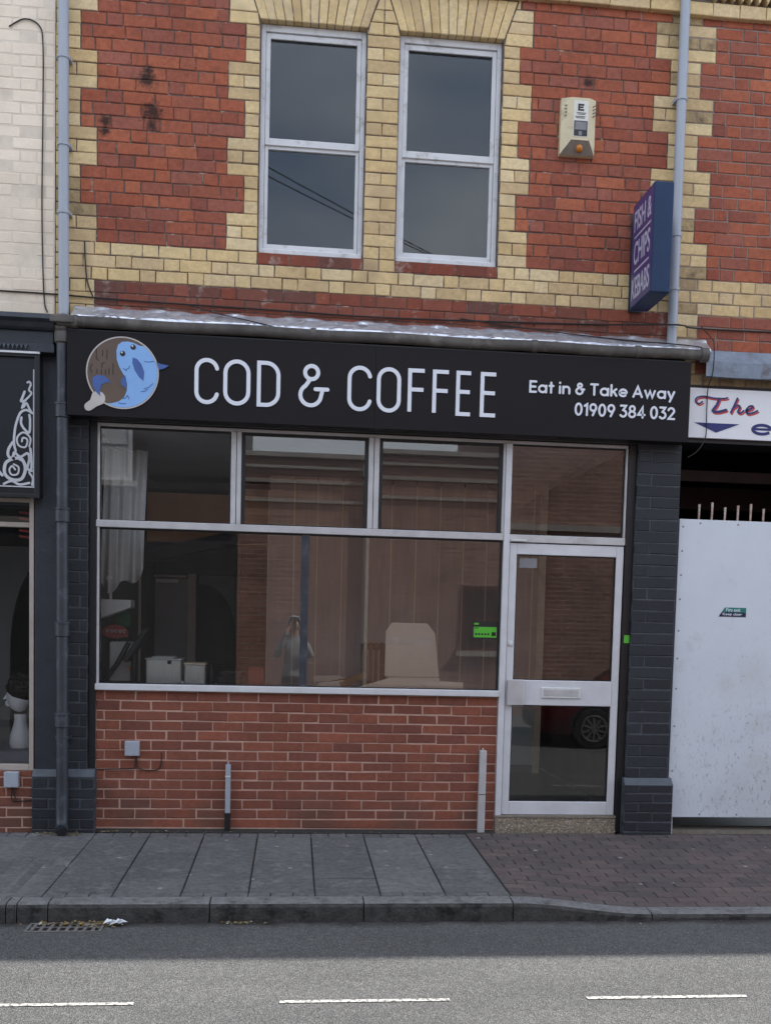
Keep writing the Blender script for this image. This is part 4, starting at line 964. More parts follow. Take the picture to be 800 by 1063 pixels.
bx(3.01, 4.74, .07, .25, -.05, .015).build('passage_kerb', 'cement', pb)
spk = thing('spike_railing', 'row of rusty white spikes standing above the white gate', 'railing', (3.6, .1, 2.45))
for i, x in enumerate([3.172+.1065*k for k in range(15)]):
    zt = 2.625+.02*math.sin(i*2.1); b = MB().tube([(x, .085, 2.30), (x+.003, .085, zt-.035), (x+.003, .085, zt)], [.006, .009, .011], 8); b.build('spike', 'rust', spk)
bx(3.07, 4.74, .075, .095, 2.33, 2.37).build('rail', 'rust', spk)
fs_ = thing('fire_exit_sticker', 'small green and navy fire exit sticker on the white gate', 'sticker', (3.47, .034, 1.74))
MB().prism([(3.378, 1.778), (3.402, 1.815), (3.578, 1.815), (3.578, 1.778)], .0325, .0345, 'y').build('green_band', 'teal', fs_)
MB().prism([(3.352, 1.742), (3.3775, 1.7775), (3.578, 1.7775), (3.578, 1.742)], .0325, .0345, 'y').build('navy_band', 'navy_ink', fs_)
text('Fire exit', 'lettering', 'letter_white', fs_, 3.412, 3.53, 1.783, 1.810, .0312, .001, .01); text('Keep clear', 'lettering', 'letter_white', fs_, 3.385, 3.545, 1.747, 1.773, .0312, .001, .01)

# =================================================================== THINGS ON THE FACADE
al = thing('alarm_box', 'cream burglar alarm box with amber lamp on the upper brickwork', 'alarm box', (2.045, 0, 5.18))
a = MB(); xa, xb, za, zb = 1.914, 2.178, 5.168, 5.572
a.prism([(xa, za), (xb, za), (xb, zb), (xa, zb)], -.045, -.001, 'y', 0)
# sloped cheeks up to the raised centre plate, cut away below
ia, ib, iz = 1.988, 2.124, 5.262
A_ = [(xa, -.0455, za), (xb, -.0455, za), (xb, -.0455, zb), (xa, -.0455, zb), (ia, -.085, iz), (ib, -.085, iz), (ib, -.085, zb-.005), (ia, -.085, zb-.005)]
a.add(A_, [(0, 4, 7, 3), (1, 2, 6, 5), (7, 6, 2, 3), (4, 5, 6, 7)], 0); a.add([A_[0], A_[1], A_[5], A_[4]], [(0, 1, 2, 3)], 1)
a.build('casing', ['alarm', 'alarm_hollow'], al)
bx(2.0, 2.113, -.087, -.0853, 5.285, 5.545).build('face_plate', 'alarm_face', al)
MB().ball((2.058, -.058, 5.212), .029, 14).build('lamp', 'amber', al, smooth=True)
bx(2.006, 2.108, -.0882, -.0871, 5.29, 5.40).build('number_sticker', 'ink', al); 
s = MB().box(2.014, 2.10, -.0892, -.0883, 5.335, 5.393).box(2.042, 2.066, -.0892, -.0883, 5.294, 5.325)
s.build('sticker_panel', 'grey_ink', al)
e = MB(); e.box(2.032, 2.046, -.0885, -.0871, 5.472, 5.522); e.box(2.046, 2.078, -.0883, -.0871, 5.508, 5.522).box(2.046, 2.072, -.0883, -.0871, 5.491, 5.503).box(2.046, 2.078, -.0883, -.0871, 5.472, 5.484)
e.build('letter_mark', 'ink', al)
e = MB()
for z, x0, x1 in ((5.455, 2.022, 2.095), (5.445, 2.03, 2.088), (5.428, 2.012, 2.09), (5.418, 2.02, 2.085)): e.box(x0, x1, -.0884, -.0871, z, z+.0045)
e.build('small_print', 'ink', al)
for sgn, x in ((-1, 1.950), (1, 2.152)):
    v = MB()
    for k in range(4):
        z = 5.515-.024*k; v.M = Matrix.Translation((x, -.0665, z)) @ Matrix.Rotation(R(-28*sgn), 4, 'Z') @ Matrix.Rotation(R(-20), 4, 'Y'); v.box(-.02, .02, -.002, .002, -.0035, .0035)
    v.build('vent', 'alarm_hollow', al)

hs = thing('hanging_sign', 'blue projecting box sign for fish and chips beside the right drainpipe', 'hanging sign', (2.555, -.02, 4.03))
MB().box(2.483, 2.627, -.552, -.10, 4.03, 4.80).build('sign_box', 'sign_blue', hs, .008)
MB().box(2.53, 2.58, -.0995, .02, 4.1, 4.15).box(2.53, 2.58, -.0995, .02, 4.66, 4.71).box(2.50, 2.61, -.02, -.004, 4.05, 4.78).build('wall_bracket', 'pipe_dark', hs)
bx(2.4805, 2.4828, -.54, -.112, 4.045, 4.785).build('sign_face', 'sign_purple', hs)
Mx = Matrix.Translation((2.479, 0, 0)) @ Matrix.Rotation(R(-90), 4, 'Z')
def side(st, a, b, z0, z1): text(st, 'lettering', 'sign_letter', hs, a, b, z0, z1, 0, .0012, .012, Mx)
side('FISH &', .15, .51, 4.585, 4.735); side('CHIPS', .16, .50, 4.335, 4.505); side('KEBABS', .14, .51, 4.085, 4.245)
for q in ((.16, .51, .0, .0012, 4.535, 4.548), (.18, .49, .0, .0012, 4.283, 4.298)):
    b_ = MB(); b_.M = Mx; b_.box(*q); b_.build('divider', 'sign_letter', hs)
mb1 = thing('meter_box', 'small grey meter box with cables on the brick below the window', 'junction box', (-1.2, .05, .57))
bx(-1.252, -1.145, .0, .0495, .574, .686).build('casing', 'pipe_grey', mb1, .006)
c = MB(); c.tube(smooth([(-1.175, .042, .574), (-1.178, .042, .50), (-1.20, .042, .475), (-1.36, .044, .468), (-1.462, .044, .466)]), .004, 6)
c.tube(smooth([(-1.165, .042, .574), (-1.165, .042, .50), (-1.14, .042, .468), (-1.05, .042, .462), (-1.0, .042, .475), (-.985, .042, .53), (-.985, .042, .60)]), .004, 6)
c.build('cable', 'cable', mb1)
mb2 = thing('meter_box', 'small grey meter box on the brick under the salon window', 'junction box', (-2.07, 0, .33))
bx(-2.119, -2.014, -.05, -.001, .335, .452).build('casing', 'pipe_grey', mb2, .006)
MB().tube(smooth([(-2.07, -.01, .335), (-2.072, -.01, .25), (-2.05, -.01, .225), (-1.93, -.008, .235)]), .004, 6).tube(smooth([(-2.05, -.01, .335), (-2.05, -.01, .27), (-2.03, -.012, .235)]), .004, 6).build('cable', 'cable', mb2)
cd = thing('cable_conduit', 'short grey conduit with black foot on the lower brick', 'conduit', (-.48, .0, 0))
MB().box(-.5, -.462, .012, .0495, .14, .515).box(-.488, -.474, .02, .049, .515, .535).build('cover', 'pipe_grey', cd, .004); bx(-.503, -.459, .008, .0495, -.005, .14).build('foot', 'rubber', cd, .003)
MB().box(-.502, -.46, .0095, .0115, .42, .43).build('clip', 'steel', cd)
cd = thing('cable_conduit', 'taller grey conduit on the brick beside the door frame', 'conduit', (1.487, .0, 0))
MB().box(1.461, 1.515, .005, .0495, -.005, .648).box(1.482, 1.494, .02, .049, .648, .665).build('cover', 'alu', cd, .005)
MB().box(1.459, 1.517, .003, .0048, .30, .306).build('seam', 'gutter', cd)
# cables
def cable(label, pts, r=.005):
    return tag(MB().tube(smooth(pts, 6), r, 6).build('cable', 'cable', smooth=True), label, 'cable')
cable('black cable sagging along the lowest brick above the foil flashing', [(-4, -.012, 3.95), (-2.2, -.012, 3.945), (-1.76, -.015, 3.94), (-1.2, -.014, 3.925), (-.2, -.013, 3.915), (.6, -.014, 3.905), (1.6, -.014, 3.925), (2.3, -.014, 3.945), (2.79, -.12, 3.94), (2.9, -.12, 3.94), (3.2, -.014, 3.955), (5, -.014, 3.98)], .006)
cable('thin cable drooping along the cream wall beside the left drainpipe', [(-2.09, -.012, 5.78), (-1.98, -.014, 5.84), (-1.88, -.013, 5.80), (-1.855, -.012, 5.66), (-1.855, -.012, 5.2), (-1.86, -.012, 4.5), (-1.845, -.012, 3.93), (-1.82, -.012, 3.81)], .005)
cable('short black cable dropping over the yellow quoin bricks', [(-1.56, -.012, 4.33), (-1.555, -.012, 4.2), (-1.54, -.012, 4.05), (-1.50, -.014, 3.94)], .0055)
cable('black cable hanging in front of the white board', [(3.07, -.05, 3.96), (3.13, -.10, 3.87), (3.15, -.125, 3.80), (3.147, -.128, 3.60), (3.147, -.05, 3.50), (3.147, -.045, 3.30), (3.147, -.045, 3.13), (3.09, -.04, 3.02), (3.02, -.02, 2.97)], .004)
cable('loose black cable lying over the foil flashing near the hanging sign', [(1.2, -.014, 3.93), (1.8, -.02, 3.875), (2.5, -.07, 3.82), (2.75, -.12, 3.80), (3.0, -.12, 3.79), (3.06, -.14, 3.77)], .0045)
cable('thin black cable crossing the foil flashing near its left end', [(-.85, -.014, 3.925), (-.60, -.04, 3.86), (-.35, -.10, 3.80), (-.2, -.13, 3.765)], .004)
# stickers on glass
hy = thing('hygiene_sticker', 'bright green rating sticker inside the shop window beside the door', 'sticker', (1.49, .077, 1.52))
bx(1.386, 1.582, .0755, .0775, 1.518, 1.652).build('backing', 'ink', hy); bx(1.394, 1.575, .0735, .0752, 1.53, 1.612).build('green_panel', 'lime', hy)
d = MB()
for k in range(5): d.lathe([(.0085, 0), (.0085, .0008)], (1.413+.024*k, .0725, 1.556), 'y', 10)
d.box(1.535, 1.567, .0725, .0733, 1.543, 1.573); d.box(1.40, 1.43, .0725, .0733, 1.60, 1.606); d.build('marks', 'ink', hy)
bx(1.396, 1.432, .0735, .0752, 1.628, 1.642).build('top_logo', 'lime', hy)
dk = tag(MB().box(2.586, 2.63, .030, .0345, 1.513, 1.575).build('door_sticker', 'lime'), 'small green sticker on the black post right of the door', 'sticker')
ds = tag(MB().box(1.735, 1.875, .0635, .0665, 2.08, 2.155).build('notice', 'grey_ink'), 'small grey notice at the top of the door glass', 'notice')

# =================================================================== INSIDE THE WINDOW
LZ = 1.091
cb = thing('cardboard_box', 'large opened cardboard box with raised flap and pale tape in the window', 'box', (.97, .45, LZ))
b = MB(); b.box(.735, 1.145, .14, .31, LZ, 1.20)
b.build('box_body', 'card', cb)
f = MB(); f.M = Matrix.Translation((-.022, .31, 1.20)) @ Matrix.Rotation(R(-6), 4, 'X'); f.prism([(.748, 0), (1.185, 0), (1.15, .35), (1.085, .43), (.80, .43), (.752, .36)], -.004, .004, 'y')
f.prism([(.752, .25), (1.152, .245), (1.14, .31), (.76, .315)], -.006, -.0045, 'y', 1); f.build('raised_flap', ['card', 'tape'], cb)
f = MB(); f.prism([(.745, 1.195), (.50, 1.12), (.38, 1.105), (.42, 1.093), (.95, 1.093), (.955, 1.19)], .125, .13, 'y'); f.prism([(.97, 1.185), (1.33, 1.172), (1.33, 1.093), (1.08, 1.093)], .118, .123, 'y'); f.build('front_flaps', 'card', cb)
ct = thing('torn_cardboard', 'flattened brown cardboard strips lying left of the big box', 'cardboard', (.38, .4, LZ))
for (x, y, z, l, a, t_) in ((.30, .35, 1.10, .26, 6, 20), (.40, .45, 1.12, .30, 14, -15), (.47, .38, 1.135, .22, 24, 8), (.30, .5, 1.14, .24, 3, -25)):
    m = MB(); m.M = Matrix.Translation((x, y, z+.02)) @ Matrix.Rotation(R(-a), 4, 'Y') @ Matrix.Rotation(R(t_), 4, 'Z'); m.box(-l/2, l/2, -.06, .06, -.004, .004); m.box(-l/2, l/2, -.064, -.06, -.02, .03); m.build('strip', 'card_dark' if a > 10 else 'card', ct)
wc = thing('wooden_crate', 'dark slatted wooden crate standing behind the torn cardboard', 'crate', (.66, .66, LZ))
for k in range(4): bx(.575+.045*k, .605+.045*k, .60, .612, LZ, 1.46).build('slat', 'wood', wc)
bx(.56, .76, .613, .625, 1.40, 1.45).box(.56, .76, .613, .76, LZ, 1.13).box(.56, .575, .613, .76, 1.13, 1.45).box(.745, .76, .613, .76, 1.13, 1.45).build('crate_frame', 'wood', wc)
pt = thing('till', 'black tilted touchscreen till on a stand in the window corner', 'till', (-1.3, .4, LZ))
m = MB(); m.M = Matrix.Translation((-1.222, .40, 1.405)) @ Matrix.Rotation(R(34), 4, 'Y'); m.box(-.02, .02, -.12, .12, -.155, .155); m.build('screen', 'dark_item', pt, .008)
MB().tube([(-1.47, .38, 1.115), (-1.37, .38, 1.26), (-1.29, .4, 1.42)], .02, 10).tube([(-1.25, .44, 1.40), (-1.26, .44, 1.11)], .024, 10).build('stand', 'dark_item', pt)
bx(-1.49, -1.17, .28, .50, LZ, 1.112).build('base', 'dark_item', pt, .006); bx(-1.30, -1.275, .372, .386, 1.20, 1.225).build('sticker', 'amber', pt)
tag(MB().box(-1.46, -1.285, .52, .68, LZ, 1.42).build('white_box', 'white_item', bevel=.01), 'pale plastic box standing behind the black till', 'box')
sp_ = thing('steel_container', 'square stainless steel food container on the window ledge', 'container', (-1.0, .4, LZ))
MB().box(-1.14, -.872, .28, .55, LZ, 1.295).build('tub', 'steel', sp_, .012); MB().box(-1.146, -.866, .274, .556, 1.295, 1.304).build('rim', 'steel', sp_); bx(-.975, -.945, .268, .273, 1.262, 1.29).build('clip', 'dark_item', sp_)
jr = thing('glass_tub', 'clear plastic tub with pale lid right of the steel container', 'tub', (-.77, .4, LZ))
bx(-.85, -.69, .32, .48, LZ, 1.255).build('tub', 'steel', jr, .01); bx(-.856, -.684, .314, .486, 1.256, 1.274).build('lid', 'panel_trim', jr, .004)
sk = thing('salt_shakers', 'pair of small white pots on the ledge beside the steel container', 'pots', (-.84, .22, LZ))
for x in (-.85, -.815): MB().lathe([(.014, 0), (.016, .03), (.010, .045)], (x, .2, LZ), 'z', 12).build('pot', 'white_item', sk)
for x in (.88, .95): tag(MB().lathe([(.012, 0), (.022, .012), (.02, .03), (.008, .04)], (x, .098, LZ), 'z', 14).build('white_pot', 'white_item', smooth=True), 'tiny white pot in front of the cardboard box, '+('left' if x < .9 else 'right')+' of two', 'pot', 'white pots before the cardboard box')
hd = thing('wall_hood', 'pale wedge shaped hood on the left interior wall above the till', 'hood', (-1.4, .5, 1.63))
m = MB(); m.prism([(-1.525, 1.60), (-1.525, 1.755), (-1.28, 1.755), (-1.28, 1.695)], .42, .62, 'y'); m.build('hood_body', 'white_item', hd, .006)
MB().tube([(-1.45, .5, 1.755), (-1.45, .5, 1.9)], .012, 8).ball((-1.46, .49, 1.92), .03, 12).build('fitting', 'white_item', hd)
rsn = thing('red_food_sign', 'oval red menu sign with pale lettering marks above the till', 'sign', (-1.42, .6, 1.45))
MB().prism([(-1.43+.10*math.cos(R(a)), 1.50+.055*math.sin(R(a))) for a in range(0, 360, 15)], .585, .595, 'y').box(-1.43, -1.325, .584, .595, 1.455, 1.515).build('sign_plate', 'red_item', rsn)
m = MB()
for k in range(5): m.ribbon(arc(-1.485+.032*k, 1.505, .0105, 20, 340 if k % 2 else 300, 10), .004, .5825, .001)
m.build('lettering', 'white_item', rsn)
MB().tube([(-1.43, .6, 1.445), (-1.43, .6, LZ)], .006, 6).build('post', 'dark_item', rsn)
gb = tag(MB().box(-1.43, -1.325, .66, .72, 1.545, 1.655).box(-1.40, -1.355, .70, .74, LZ, 1.545).build('green_panel', 'green_item', bevel=.004), 'dark green box panel behind the red menu sign', 'panel')
tag(MB().box(-.60, -.40, .45, .62, LZ, 1.165).box(-.585, -.42, .46, .61, 1.168, 1.21).build('dark_box', 'dark_item', bevel=.006), 'flat dark boxes stacked on the ledge right of the clear tub', 'box')
tag(MB().box(-.37, -.24, .62, .76, LZ, 1.235).build('red_carton', 'red_item', bevel=.004), 'dull red carton on the ledge left of the dark glazing bar', 'carton')
tag(MB().lathe([(.028, 0), (.03, .09), (.028, .11), (.012, .14), (.012, .165), (.015, .168)], (-.655, .50, LZ), 'z', 16).build('bottle', 'dark_item', smooth=True), 'dark bottle between the clear tub and the dark boxes', 'bottle')
tag(MB().tube(smooth([(-1.2, .25, LZ+.008), (-1.12, .2, LZ+.008), (-1.05, .24, LZ+.008), (-.98, .18, LZ+.008), (-.90, .22, LZ+.02), (-.86, .4, LZ+.02)]), .005, 6).build('cable', 'cable'), 'black lead trailing over the ledge in front of the steel container', 'cable')
tag(MB().box(-1.10, -.93, .30, .50, 1.3055, 1.318).build('folded_cloth', 'cloth', bevel=.005), 'folded grey cloth on the lid of the steel container', 'cloth')
ch = MB(); n = 30
vs = []; fs = []
for i in range(n+1):
    u_ = i/n; x = -1.52+.33*u_; yv = .5+.03*math.sin(u_*22); zb_ = 1.84+.22*(u_-.35)**2*2-.05*math.sin(u_*9)
    vs += [(x+.02, yv, 2.93), (x, yv+.01, 2.4), (x-.01, yv, zb_)]; 
for i in range(n):
    for k in range(2): fs.append((i*3+k, i*3+k+1, (i+1)*3+k+1, (i+1)*3+k))
ch.add(vs, fs); co = ch.build('curtain', 'cloth', smooth=True); sm_ = co.modifiers.new('solid', 'SOLIDIFY'); sm_.thickness = .004
tag(co, 'grey cloth hanging down at the left end of the shop window', 'curtain')

# =================================================================== STREET THINGS
gr = thing('drain_grate', 'cast iron gully grate in the road beside the kerb', 'drain grate', (-1.27, -1.9, -.15))
f = MB().box(-1.47, -1.05, -2.0, -1.985, -.16, -.143).box(-1.47, -1.05, -1.85, -1.838, -.16, -.143).box(-1.47, -1.455, -1.985, -1.85, -.16, -.143).box(-1.065, -1.05, -1.985, -1.85, -.16, -.143).box(-1.455, -1.065, -1.921, -1.911, -.16, -.1435)
f.build('frame', 'iron', gr, .002)
f = MB(); f.add([(-1.46, -1.99, -.147), (-1.06, -1.99, -.147), (-1.06, -1.845, -.147), (-1.46, -1.845, -.147)], [(0, 1, 2, 3)]); f.build('opening', 'rubber', gr)
for k in range(8): bx(-1.442+.048*k, -1.424+.048*k, -1.984, -1.851, -.1468, -.1435).build('bar', 'iron', gr)
lf = MB()
def leaf(x, y, z, s):
    m = Matrix.Translation((x, y, z)) @ Matrix.Rotation(rnd.uniform(0, 6.28), 4, 'Z') @ Matrix.Rotation(rnd.uniform(-.7, .7), 4, 'X'); lf.M = m
    lf.add([(-s, 0, 0), (0, -s*.45, s*.12), (s, 0, 0), (0, s*.45, s*.15)], [(0, 1, 2, 3)])
for k in range(420):
    c = rnd.choice([(-1.12, -1.875, .10, .03), (-1.05, -1.87, .06, .025), (-.27, -1.865, .07, .016), (-1.3, -1.86, .10, .015), (-1.75, -.1, .1, .04), (-1.62, -.12, .05, .03), (-1.3, -.02, .25, .015)])
    x, y = rnd.gauss(c[0], c[2]), rnd.gauss(c[1], c[3])
    z = -.146+rnd.uniform(0, .014) if y < -1.5 else pz(x, y)+rnd.uniform(.001, .01)
    if y < -1.5: y = min(y, -1.842)
    else: y = min(y, -.005)
    leaf(x, y, z, rnd.uniform(.005, .016))
for k in range(260):
    x_, y_ = rnd.uniform(-4, 4), -abs(rnd.gauss(0, .03))-.006
    if not (-1.95 < x_ < -1.44 or 2.6 < x_ < 3.03): leaf(x_, y_, pz(x_, y_)+.004, rnd.uniform(.003, .009))
for k in range(160): leaf(rnd.uniform(-9, 9), min(-1.845, rnd.gauss(-1.87, .04)), -.146, rnd.uniform(.003, .008))
tag(lf.build('leaf_litter', 'leafmix'), 'dry leaves and crumbs gathered along the kerb and drain', 'leaf litter', kind='stuff')
lt = MB()
for k in range(5):
    x, y = -1.03+.02*k, -1.87-.012*(k % 3); lt.add([(x-.03, y-.01, -.14), (x+.01, y-.02, -.12+.01*(k % 2)), (x+.03, y+.01, -.13), (x-.01, y+.02, -.115)], [(0, 1, 2), (0, 2, 3)])
tag(lt.build('waste_paper', 'paper'), 'crumpled scrap of white paper beside the drain grate', 'litter')

# photographer (seen only as a reflection in the window)
def person():
    t = thing('person', 'person in a grey hooded top photographing the shop with a phone', 'person', (0, -7.95, -.15))
    V, E_, Rr = [], [], []
    def v(x, y, z, r): V.append((x, y, z)); Rr.append(r); return len(V)-1
    def chain(*a):
        for p, q in zip(a, a[1:]): E_.append((p, q))
    pel = v(0, 0, .93, .165); be = v(0, 0, 1.08, .155); chs = v(0, 0, 1.28, .175); sh_ = v(0, .0, 1.42, .13); nk = v(0, .01, 1.52, .062); hd0 = v(0, .02, 1.60, .085); hd1 = v(0, .03, 1.70, .092); hd2 = v(0, .01, 1.78, .07)
    chain(pel, be, chs, sh_, nk, hd0, hd1, hd2)
    for s in (-1, 1):
        a = v(s*.19, 0, 1.41, .075); b = v(s*.27, .08, 1.20, .062); c = v(s*.20, .20, 1.36, .048); d = v(s*.11, .235, 1.60, .033); e_ = v(s*.085, .24, 1.66, .036); chain(sh_, a, b, c, d, e_)
        for k in range(4):
            f0 = v(s*(.070+.002*k), .232-.004*k, 1.69-.020*k, .009); f1 = v(s*(.056), .235, 1.705-.020*k, .008); f2 = v(s*.040, .228, 1.705-.021*k, .007); chain(e_, f0, f1, f2)
        g0 = v(s*.075, .215, 1.65, .012); g1 = v(s*.055, .208, 1.665, .009); chain(e_, g0, g1)
        a = v(s*.095, 0, .86, .115); b = v(s*.11, .02, .50, .084); c = v(s*.115, -.01, .22, .07); d = v(s*.12, -.02, .10, .062); e2 = v(s*.13, .11, .04, .04); chain(pel, a, b, c, d, e2)
    me = bpy.data.meshes.new('body'); me.from_pydata(V, E_, []); o = bpy.data.objects.new('body_skeleton', me); COL.objects.link(o)
    md = o.modifiers.new('skin', 'SKIN'); md.use_smooth_shade = True
    if not me.skin_vertices: return t
    for i, r in enumerate(Rr): me.skin_vertices[0].data[i].radius = (r, r*(.72 if r > .12 else 1)); me.skin_vertices[0].data[i].use_root = (i == 0)
    sub = o.modifiers.new('sub', 'SUBSURF'); sub.levels = 3; sub.render_levels = 3
    dg = bpy.context.evaluated_depsgraph_get(); dg.update(); bm_ = bpy.data.meshes.new_from_object(o.evaluated_get(dg)); bpy.data.objects.remove(o)
    bm_.materials.clear()
    for k in ('hoodie', 'trousers', 'skin', 'shoe'): bm_.materials.append(M[k])
    for p in bm_.polygons:
        c = p.center
        p.material_index = 3 if c.z < .085 else 1 if c.z < .93 else 2 if (c.z > 1.53 and abs(c.x) < .12 and c.y < .17) or (c.z > 1.585 and c.y > .17) else 0
        p.use_smooth = True
    b = bpy.data.objects.new('body', bm_); COL.objects.link(b); b.parent = t
    def part(mb, n, m, **k):
        ob = mb.build(n, m, None, **k); ob.parent = t; return ob
    h = MB(); h.ball((0, -.012, 1.715), .135, 20, 0, (.92, .95, 1.08)); 
    # open the hood at the face
    keep = [i for i, f in enumerate(h.f) if not (sum(h.v[k][1] for k in f)/len(f) > .045 and abs(sum(h.v[k][0] for k in f)/len(f)) < .10)]
    h.f = [h.f[i] for i in keep]; h.m = [h.m[i] for i in keep]
    ho = part(h, 'hood', 'hoodie', smooth=True); ho.modifiers.new('solid', 'SOLIDIFY').thickness = .012
    hm = MB(); n_ = 28; vs_, fs_2 = [], []
    for rr_, z_ in ((1.0, .905), (1.04, .91), (1.06, .95), (1.0, .985), (.9, .98)):
        vs_ += [(.182*rr_*math.cos(2*math.pi*q/n_), .135*rr_*math.sin(2*math.pi*q/n_), z_) for q in range(n_)]
    for i in range(4):
        for q in range(n_): fs_2.append((i*n_+q, i*n_+(q+1) % n_, (i+1)*n_+(q+1) % n_, (i+1)*n_+q))
    hm.add(vs_, fs_2); part(hm, 'hem', 'hoodie', smooth=True)
    for s in (-1, 1):
        part(MB().lathe([(.030, -.02), (.042, -.018), (.043, .018), (.030, .02)], (s*.118, .228, 1.575), 'z', 14), 'cuff', 'hoodie', smooth=True)
    fc = MB()
    fc.prism([(-.012, 1.655), (.012, 1.655), (.006, 1.70), (-.006, 1.70)], .105, .138, 'y'); part(fc, 'nose', 'skin', bevel=.004)
    ey_ = MB(); 
    for s in (-1, 1): ey_.ball((s*.034, .112, 1.705), .011, 10)
    part(ey_, 'eyes', 'white_item', smooth=True); m_ = MB().box(-.024, .024, .098, .112, 1.622, 1.63); part(m_, 'mouth', 'red_item')
    return t
person()
ph_ = thing('phone', 'black phone held up in both hands by the person', 'phone', (0, -7.70, 1.55))
MB().box(-.037, .037, -7.719, -7.710, 1.475, 1.635).build('phone_body', 'dark_item', ph_, .004)
MB().lathe([(.008, -.003), (.008, 0)], (0, -7.707, 1.62), 'y', 14).build('lens', 'car_glass', ph_)

# parked red hatchback, mirrored in the door glass
def car():
    t = thing('parked_car', 'red hatchback parked across the road from the shop', 'car', (5.7, -7.35, -.15))
    ox, oy, oz = 3.65, -7.35, -.15; b = MB()
    # stations: x, half width, z low, z belt, z top, half width at top
    st = [(0, .55, .30, .55, .60, .50), (.06, .70, .22, .62, .68, .60), (.25, .80, .18, .68, .76, .68), (.7, .85, .18, .76, .84, .72), (1.15, .86, .18, .86, .93, .74), (1.75, .86, .18, .92, 1.36, .58), (2.2, .86, .18, .94, 1.46, .58), (2.9, .86, .18, .95, 1.45, .57), (3.5, .85, .20, .96, 1.34, .55), (3.85, .80, .25, .92, 1.02, .62), (3.95, .72, .32, .80, .88, .60)]
    vs, fs = [], []
    for x, hw, zl, zbt, zt, ht in st:
        h = [(hw*.9, zl), (hw, zl+.12), (hw*1.01, (zl+zbt)/2), (hw*.97, zbt), (ht+.02, zt-.03), (ht*.7, zt), (0, zt+.015)]
        sec = h+[(-a, z) for a, z in h[-2::-1]]
        vs += [(ox+x, oy+a, oz+z) for a, z in sec]
    n = 13
    for i in range(len(st)-1):
        for k in range(n): fs.append((i*n+k, i*n+(k+1) % n, (i+1)*n+(k+1) % n, (i+1)*n+k))
    fs += [tuple(range(n)), tuple(range((len(st)-1)*n+n-1, (len(st)-1)*n-1, -1))]
    b.add(vs, fs); bo = b.build('body', 'car_red', t, smooth=True)
    def skin(i, k, u, v_, out_):
        A, B = [Vector(vs[i*n+k]), Vector(vs[i*n+k+1])]; C, D = [Vector(vs[(i+1)*n+k]), Vector(vs[(i+1)*n+k+1])]
        return (A*(1-v_)+B*v_)*(1-u)+(C*(1-v_)+D*v_)*u
    for k, sg, lab in ((3, 1, 'window'), (8, -1, 'window')):
        for (i, u0, u1) in ((5, .1, .95), (6, .06, .94), (7, .06, .85)):
            c = [skin(i, k, u, v_, 0) for u, v_ in ((u0, .1), (u1, .1), (u1, .88), (u0, .88))]; nrm = (c[1]-c[0]).cross(c[3]-c[0]).normalized(); nrm = nrm if nrm.y*sg > 0 else -nrm
            m = MB(); m.add([tuple(p+nrm*.006) for p in c]+[tuple(p-nrm*.01) for p in c], [(0, 1, 2, 3), (4, 5, 6, 7)]+[(q, (q+1) % 4, 4+(q+1) % 4, 4+q) for q in range(4)]); m.build('window', 'car_glass', t)
    for i, nm in ((4, 'windscreen'), (8, 'rear_window')):
        m = MB(); c = [skin(i, 4, .1, .3, 0), skin(i, 4, .9, .3, 0), skin(i, 7, .9, .7, 0), skin(i, 7, .1, .7, 0)]
        m.add([tuple(p+Vector((-.01 if i == 4 else .01, 0, .02))) for p in c]+[tuple(p) for p in c], [(0, 1, 2, 3), (4, 5, 6, 7)]+[(q, (q+1) % 4, 4+(q+1) % 4, 4+q) for q in range(4)]); m.build(nm, 'car_glass', t)
    for wx in (.75, 3.25):
        for s in (-1, 1):
            yc = oy+s*.80; c = (ox+wx, yc, oz+.30)
            ty = MB().lathe([(.20, -.09), (.29, -.09), (.305, -.07), (.305, .07), (.29, .09), (.20, .09)], c, 'y', 28); to_ = ty.build('wheel', 'tyre', t, smooth=True)
            rm = MB().lathe([(.205, -.085), (.205, .085)], c, 'y', 28, 1)
            for q in range(10):
                rm.M = Matrix.Translation(c) @ Matrix.Rotation(R(36*q), 4, 'Y'); rm.box(-.016, .016, min(s*.086, s*.096), max(s*.086, s*.096), .03, .20, 0)
            rm.M = Matrix.Identity(4); rm.lathe([(.05, -.1), (.05, .1)], c, 'y', 16, 0)
            rm.tube([(c[0]+.19*math.cos(R(a)), yc+s*.09, c[2]+.19*math.sin(R(a))) for a in range(0, 361, 15)], .014, 6, 0)
            rm.build('rim', ['rim', 'rubber'], to_)
            MB().tube([(c[0]+.335*math.cos(R(a)), oy+s*.862, c[2]+.335*math.sin(R(a))) for a in range(-5, 186, 12)], .022, 6).build('wheel_arch', 'rubber', t)
    for s in (-1, 1):
        MB().ball((ox+.13, oy+s*.58, oz+.62), .11, 12, 0, (.8, 1.2, .6)).build('headlight', 'lamp', t, smooth=True); MB().ball((ox+3.86, oy+s*.66, oz+.80), .09, 12, 0, (.7, .8, 1.5)).build('tail_light', 'red_item', t, smooth=True)
        MB().ball((ox+1.55, oy+s*.96, oz+.98), .08, 10, 0, (.6, 1, .7)).build('wing_mirror', 'car_red', t, smooth=True)
    bx(ox-.01, ox+.05, oy-.45, oy+.45, oz+.30, oz+.48).build('grille', 'rubber', t, .02)
car()

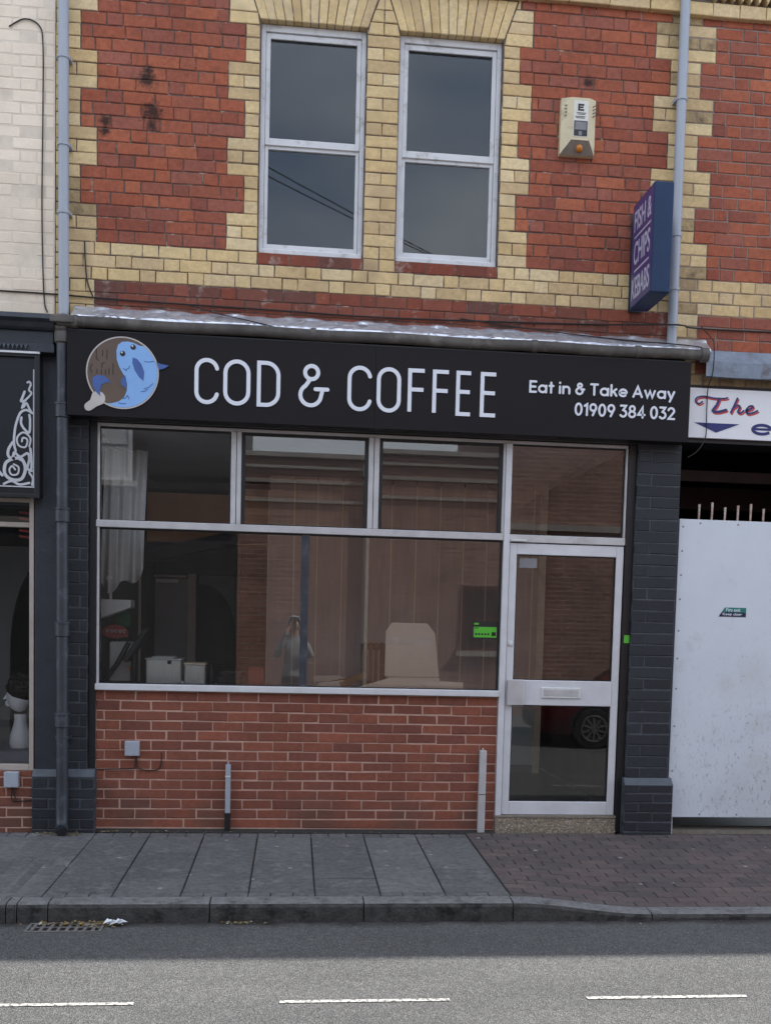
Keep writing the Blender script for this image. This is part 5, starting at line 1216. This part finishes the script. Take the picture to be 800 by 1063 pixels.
# buildings across the road (seen mirrored in the glass)
YO = -10.5
def opp(label, x0, x1, h, m, bands=(), roof=True):
    t = thing('brick_building', label, 'building', ((x0+x1)/2, YO, 0))
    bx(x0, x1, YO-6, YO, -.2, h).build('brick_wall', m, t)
    for z, hh, p in bands: bx(x0, x1, YO-.02, YO+p, z, z+hh).build('stone_band', 'stone', t)
    if roof: MB().prism([(YO+.25, h-.05), (YO-3, h+1.5), (YO-6.2, h-.05), (YO-6.2, h-.15), (YO+.25, h-.15)], x0, x1, 'x').build('roof', 'slate', t)
    else: bx(x0-.02, x1+.02, YO-6, YO+.08, h, h+.08).build('coping', 'stone', t)
    return t
def opp_window(t, x0, x1, z0, z1, fm='upvc', gm='car_glass'):
    f = MB(); ring(f, x0, x1, z0, z1, .07, .07, .07, .07, YO-.02, YO+.03); f.box(x0+.07, x1-.07, YO-.015, YO+.025, (z0+z1)/2-.03, (z0+z1)/2+.03); fo = f.build('window', fm, t)
    bx(x0+.06, x1-.06, YO-.015, YO+.012, z0+.06, z1-.06).build('pane', gm, fo); bx(x0-.08, x1+.08, YO-.02, YO+.09, z0-.1, z0-.001).build('sill', 'stone', fo)
oa = opp('tall grey brick building opposite with painted-in shade and white sash windows', -12, -1.05, 7.2, 'opp_brick2', ((3.2, .12, .05),))
for a in (-9.2, -6.2, -3.52): opp_window(oa, a, a+.62, 4.02, 5.35, 'board_white', 'white_item')
for a in (-8.4,): opp_window(oa, a, a+1.4, .8, 2.3)
ob_ = opp('low red brick building opposite with pale stone bands and flat parapet', -1.04, 3.84, 4.42, 'opp_brick', ((3.62, .06, .04), (3.96, .06, .04), (4.22, .05, .05)), False)
opp_window(ob_, 3.05, 3.8, 1.15, 2.35, 'opp_door')
oc = opp('tall red brick building opposite with a maroon door', 3.85, 14, 7.4, 'opp_brick', ((3.4, .12, .05), (6.6, .15, .05)))
for a in (6.6, 9.4): opp_window(oc, a, a+1, 4.2, 5.6)
dd = bx(11.0, 11.9, YO-.02, YO+.03, 0, 2.15).build('door', 'opp_door', oc); MB().lathe([(.03, 0), (.03, .05)], (11.12, YO+.03, 1.0), 'y', 12).build('handle', 'steel', dd)
opp_window(oc, 6.4, 7.8, .9, 2.4)
op_ = thing('drainpipe', 'pale downpipe on the low brick building across the road', 'drainpipe', (1.27, YO+.08, 0))
MB().tube([(1.27, YO+.07, -.03), (1.27, YO+.07, 4.3)], .055, 14).build('pipe_run', 'stone', op_, smooth=True); bx(1.18, 1.36, YO+.005, YO+.15, 4.12, 4.32).build('hopper', 'stone', op_)
for k, (dz) in enumerate((-.2, -.40)):
    P = [(-7.6+14.8*i/14, -.1-10.3*i/14, 9.2+dz-2.6*i/14+(.5*(i/14-.3) if k else 0)-.5*math.sin(math.pi*i/14)) for i in range(15)]
    tag(MB().tube(P, .007, 6).build('overhead_wire', 'cable'), ('upper' if k == 0 else 'lower')+' of two black wires strung high across the street', 'wire', 'overhead street wires')
